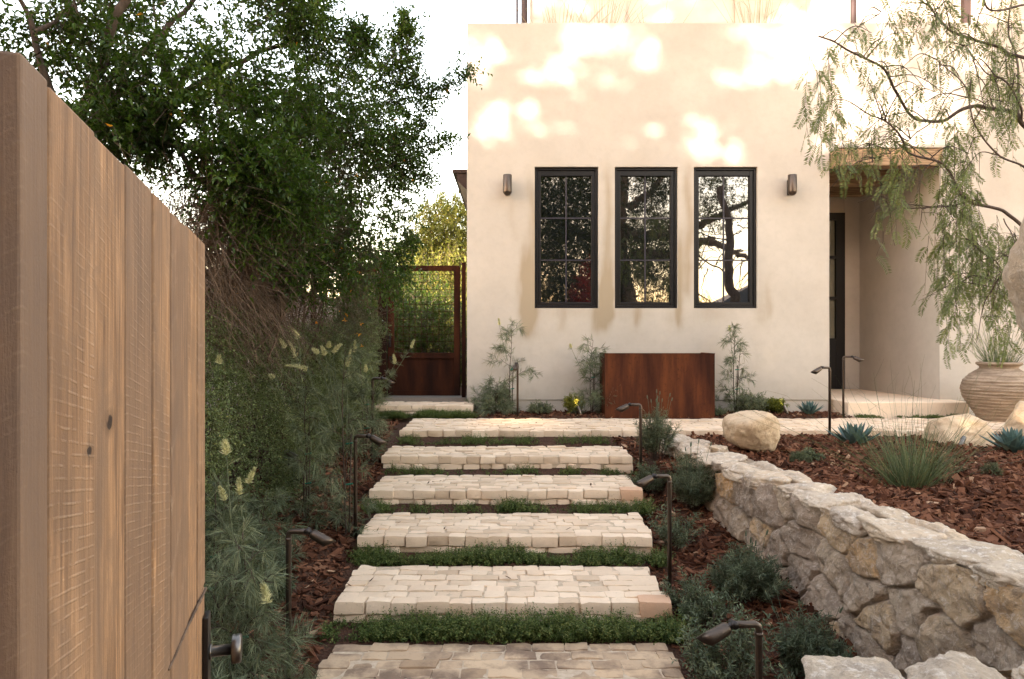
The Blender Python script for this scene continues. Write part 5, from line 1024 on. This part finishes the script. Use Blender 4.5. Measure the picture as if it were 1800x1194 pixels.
# hanging strings of fronds
st = []
for (px, py, pe, Yd, cnt, sp_) in ((1440, 100, 300, 4.6, 5, 26), (1560, 120, 230, 4.7, 5, 50), (1480, 215, 320, 4.7, 4, 26), (1560, 250, 350, 4.8, 2, 40), (1620, 270, 420, 4.9, 4, 40), (1690, 330, 620, 5.0, 10, 34), (1640, 400, 540, 5.1, 4, 30), (1750, 400, 600, 5.1, 9, 34), (1700, 230, 420, 4.9, 6, 40), (1770, 480, 640, 5.0, 6, 20), (1570, 300, 430, 4.9, 2, 20), (1500, 250, 330, 4.8, 3, 20), (1680, 30, 140, 4.8, 8, 60), (1750, 60, 300, 4.9, 7, 40), (1600, 30, 100, 4.8, 6, 50)):
    for q in range(cnt):
        x_ = px + rg.uniform(-sp_, sp_); y0_ = py + rg.uniform(-30, 30); y1_ = pe - rg.uniform(0, .4) * (pe - py); yy_ = Yd + rg.uniform(-.25, .25); st.append((at(x_, y0_, yy_), at(x_ + rg.uniform(-12, 12), y1_, yy_)))
FP = []; FD = []
for a, b in st:
    c = curve([a, (a + b) / 2 + rg.normal(size=3) * .015, b], 8); tube(gs, c, np.linspace(.0018, .0009, len(c)), 4, .45); L__ = np.linalg.norm(b - a); m = max(3, int(L__ / .075))
    for q in range(m):
        p = c[min(len(c) - 1, int(q / m * len(c)))]; an = q * 2.4; FP.append(p); FD.append(nrm(np.array([math.cos(an) * .5, math.sin(an) * .5, -1.0]) + rg.normal(size=3) * .12))
fronds(np.array(FP), np.array(FD), rg.uniform(.11, .18, len(FP)), 2, .05)
gt.build('trunk', BARK, t, smooth=True); gs.build('twigs', TWIG, t); gf.build('fronds', LEAF_P, t)

# ================================================================== BEHIND THE CAMERA (reflections and the dappled evening shade)
def crown_cloud(gl, rg, C, r, n, L, W, seed, dens=.3, m=9, tint=.4):
    q = rdir(rg, n) * rg.random((n, 1)) ** .4; P = np.array(C) + q * np.array(r); k = fbm(P * .9, 3, seed) + dens > rg.uniform(-.4, .5, n); P = P[k]
    twigs(gl, None, P, nrm(q[k] + rg.normal(size=(len(P), 3)) * .6), rg.uniform(.25, .55, len(P)), .25, m, L, W, rg, 4, tint + .25 * fbm(P * 1.3, 2, 3), .25)
rg = R(600); t = thing('street_tree', (4.5, -11, -.8), 'large dark spreading oak mirrored in the house windows', 'tree'); gl, gs = G(), G()
limb(gs, [(5.0, -11, -.9), (5.1, -11, 2), (4.6, -11, 5), (4.8, -11, 8)], .5, .25, .1, 2, 16)
for k, pts in enumerate([[(5.1, -11, 4.6), (7, -11, 4.7), (8.4, -11, 5.2), (10, -11, 4.6), (12.5, -11, 4.2)], [(4.8, -11, 5.5), (7.3, -11, 5.6), (9, -11, 6.4), (11.5, -11, 7.4)], [(4.6, -11, 4.8), (2, -11, 6), (0, -11, 7.5)], [(5, -11, 3), (3, -10.5, 4.2), (.5, -10.5, 4.6)], [(5, -11, 6.5), (6.5, -11, 8), (8, -11, 10)]]): limb(gs, pts, .26 if k < 2 else .18, .06, .12, 70 + k, 12)
for k in range(46):
    s_ = np.array([rg.uniform(7, 12), -11, rg.uniform(4, 6)]); e = s_ + [rg.uniform(-1.5, 1.5), rg.uniform(-.5, .5), rg.uniform(-2.2, 1.4)]; tube(gs, curve([s_, (s_ + e) / 2 + rg.normal(size=3) * .15, e], 6, .08, k), np.linspace(.035, .01, 13), 5)
for (C, r, n, dn) in (((1.8, -11, 5.5), (2.6, 1.8, 4.4), 12000, .9), ((4.0, -12, 7.5), (2.5, 2, 2.8), 3600, .35), ((4.6, -11, 4.5), (1.3, 1.4, 1.6), 1800, .3), ((6.6, -11.5, 6), (1.2, 1.5, 4.8), 4600, .35), ((9.6, -11, 8.0), (2.6, 1.4, 1.6), 1300, .0), ((10.2, -11, 6.3), (2.2, 1.2, .8), 380, -.1), ((8.5, -11, 6.8), (1.5, 1.2, 1.0), 350, -.05), ((3, -11.5, 2.2), (3, 1.2, 1.5), 4000, .6)):
    crown_cloud(gl, rg, C, r, n, .11, .055, 7, dn)
gl.build('crown', LEAF_B, t); gs.build('trunk', BARK, t, smooth=True)
t = thing('red_leaved_tree', (3.1, -9.2, -.8), 'small red-leaved tree mirrored in the left window', 'tree'); gl, gs = G(), G(); limb(gs, [(3.15, -9.2, -.9), (3.2, -9.2, 1), (3.15, -9.2, 3.4)], .08, .03); crown_cloud(gl, rg, (3.25, -9.2, 2.6), (.75, .6, 1.5), 900, .08, .05, 9, .3, tint=.5); gl.build('crown', LEAF_R, t); gs.build('trunk', BARK, t)
# tall tree row to the left rear that throws the dappled shade
t = thing('shade_tree', (-9, -12, -.8), 'tall dense tree behind the viewer that dapples the top of the house front', 'tree'); gl, gs = G(), G()
ta = math.tan(SUN_AZ); te = math.tan(SUN_EL) / math.cos(SUN_AZ)
def shp(px, py, Yt=-12.):   # the tree point whose shadow lands on the facade at that spot
    x = (px - 900) / 131.9; z = EYE - (py - 597) / 131.9; D_ = 9.1 - Yt; return np.array([x - D_ * ta, Yt, z + D_ * te])
limb(gs, [(-9, -12, -.9), (-9, -12, 4), shp(700, 420), shp(760, 200)], .5, .2, .1, 5, 16)
for k, (pts, r) in enumerate([([(700, 330), (790, 200), (880, 150), (940, 100), (1000, 20)], .13), ([(790, 210), (880, 158), (980, 165), (1060, 200), (1150, 215)], .13), ([(1150, 215), (1260, 190), (1380, 170), (1480, 110)], .09), ([(1060, 200), (1100, 120), (1160, 40)], .07), ([(1150, 215), (1230, 130), (1290, 40)], .08)]): limb(gs, [shp(*p) for p in pts], r, r * .6, .05, 80 + k, 12)
gs.build('trunk', BARK, t, smooth=True)
def shade_leaves(px, py, rx, ry, n, L=.13, W=.085):
    n = int(n * 2.2)
    q = rg.normal(size=(n, 3)) * [.5, 1, .5]; P = np.array([shp(px + a * rx, py - b * ry, -12 + c) for a, c, b in q]); leaf4(gl, P, rdir(rg, n), rdir(rg, n), L, W, rg.random(n))
blobs = [(841, 96, 28, 39), (841, 138, 20, 18), (891, 90, 15, 12), (962, 91, 16, 13), (927, 135, 38, 16), (990, 135, 46, 15), (1012, 167, 19, 17), (1020, 60, 38, 22), (990, 103, 20, 16), (1050, 64, 46, 26), (1092, 46, 40, 9), (1126, 82, 22, 18), (1150, 110, 27, 14), (1068, 135, 36, 14), (1100, 145, 20, 12), (1232, 110, 21, 14), (1282, 135, 23, 12), (1303, 53, 19, 17), (1332, 57, 15, 15), (1360, 82, 44, 36), (1346, 121, 33, 24), (1400, 60, 40, 26), (1440, 100, 60, 60), (1500, 150, 60, 90), (1570, 130, 60, 100), (1640, 150, 60, 100), (1720, 120, 60, 80), (1500, 262, 60, 20), (1600, 262, 60, 20),
         (877, 208, 42, 33), (912, 194, 28, 18), (970, 222, 44, 26), (1000, 236, 40, 20), (1154, 222, 14, 15), (1204, 205, 28, 13), (1247, 226, 33, 18), (1279, 221, 14, 11), (1225, 258, 22, 12), (1245, 274, 22, 11), (1300, 272, 20, 18), (1120, 252, 34, 14)] 
amps = {(970, 222): .62, (1000, 236): .5, (1120, 252): .45, (1232, 110): .7, (1092, 46): .7, (1100, 145): .6}
def lightmap(x, y):
    wx = x + 7 * fbm(np.stack([x / 18, y / 18, 0 * x], 1), 2, 5); wy = y + 6 * fbm(np.stack([x / 18, y / 18, 0 * x + 7], 1), 2, 6); L_ = 0 * x
    for (bx, by, rx, ry) in blobs: L_ = np.maximum(L_, amps.get((bx, by), 1.) * np.exp(-(((wx - bx) / (rx * 1.62)) ** 2 + ((wy - by) / (ry * 1.62)) ** 2) ** 1.6))
    L_ = L_ * (1.02 + .42 * fbm(np.stack([x / 9, y / 14, 0 * x], 1), 2, 15) + .35 * fbm(np.stack([x / 30, y / 30, 0 * x], 1), 2, 19)); L_ = np.maximum(L_, .35 * (fbm(np.stack([x / 26, y / 20, 0 * x], 1), 3, 25) > .42)); L_ = np.clip(L_, 0, .89); up_ = (y < 34) | (x < 815) | (x > 1740); return np.where(up_, np.clip(-.2 + .5 * fbm(np.stack([x / 45, y / 45, 0 * x], 1), 2, 11), 0, 1), L_)
n = 135000; x_ = rg.uniform(640, 2150, n); y_ = rg.uniform(-190, 350, n); k = rg.random(n) > lightmap(x_, y_) * 1.05; x_, y_ = x_[k], y_[k]; yt = -12 + rg.uniform(-1.0, 1.0, len(x_))  # leaves left out where lightmap wants sun on the facade; crown shaped for it
D_ = 9.1 - yt; P = np.stack([(x_ - 900) / 131.9 - D_ * ta, yt, EYE - (y_ - 597) / 131.9 + D_ * te], 1); leaf4(gl, P, rdir(rg, len(P)), rdir(rg, len(P)), rg.uniform(.09, .15, len(P)), .095, rg.random(len(P)))
n = 42000; x_ = rg.uniform(-300, 2500, n); y_ = rg.uniform(-1150, -150, n); k = fbm(np.stack([x_ / 200, y_ / 150, 0 * x_], 1), 3, 31) + .62 > rg.uniform(-.3, .6, n); x_, y_ = x_[k], y_[k]; yt = -13 + rg.uniform(-2.0, 2.0, len(x_)); D_ = 9.1 - yt  # unseen higher leaves added to dim the skylight on the upper facade
P = np.stack([(x_ - 900) / 131.9 - D_ * ta, yt, EYE - (y_ - 597) / 131.9 + D_ * te], 1); leaf4(gl, P, rdir(rg, len(P)), rdir(rg, len(P)), .26, .2, rg.random(len(P)))
gl.build('crown', LEAF_B, t)
# unseen house added as sun blocker; its roof ridge keeps the garden in shade
nh = thing('sun_block_house', (-14, -16, -.8), 'tall unseen house added behind the viewer to keep the garden in shade', 'house')
zr = EYE + (597 - 305) / 131.9 + (9.1 + 16) * te
g = G(); box(g, -34, -.6, -18, -14, -.9, zr - 1.3, 0); g.build('wall', GREYWALL, nh)
g = G(); V = [(-34.5, -13.7, zr - 1.35), (-.3, -13.7, zr - 1.35), (-.3, -16, zr), (-34.5, -16, zr), (-34.5, -18.3, zr - 1.35), (-.3, -18.3, zr - 1.35)]; g.add(V, [(0, 1, 2, 3), (3, 2, 5, 4), (0, 4, 5, 1)], [(0, 3, 4), (1, 5, 2)]); g.build('roof', m_plain('roof_tiles', (.06, .045, .04), .8), nh)
t = thing('distant_house', (15, -16, -.8), 'low dark-roofed house mirrored in the corner of the right window', 'house')
g = G(); box(g, 11.6, 24, -20, -16, -.9, 2.2, 0); box(g, 12.6, 13.4, -18, -17.4, 3.5, 5.4); g.build('wall', GREYWALL, t)
g = G(); V = [(9.0, -15.6, 2.0), (25, -15.6, 2.0), (24, -18, 4.9), (13.5, -18, 4.3), (9.0, -20.5, 2.0), (25, -20.5, 2.0)]; g.add(V, [(0, 1, 2, 3), (3, 2, 5, 4), (0, 4, 5, 1)], [(0, 3, 4), (1, 5, 2)]); g.build('roof', m_plain('slate', (.04, .04, .045), .7), t)
g = G(); box(g, -6, 14, -9.0, -8.9, -.9, 1.3); tag(g.build('timber_fence', m_plain('street_timber', (.10, .07, .05), .9)), 'low timber street fence behind the viewer', 'fence')

# a few dry leaves and chips blown onto the treads
rg = R(800)
for k in range(26):
    st_ = steps[rg.integers(0, 6)] if k < 18 else (7.4, 0, -1.1, 3, ''); x = rg.uniform(st_[2] + .05, st_[3] - .05); y = st_[0] + rg.uniform(.08, .55); g = G(); a = rg.uniform(0, 6.28)
    leaf6(g, np.array([[x, y, st_[1] + .006]]), np.array([[math.cos(a), math.sin(a), .1]]), np.array([[0, 0, 1.]]), rg.uniform(.02, .05), rg.uniform(.008, .018), .2, .4, -.3); tag(g.build('fallen_leaf', CHIP), 'curled dry brown leaf lying on the pale cobbles', 'leaf', 'dry leaves blown onto the cobbles')
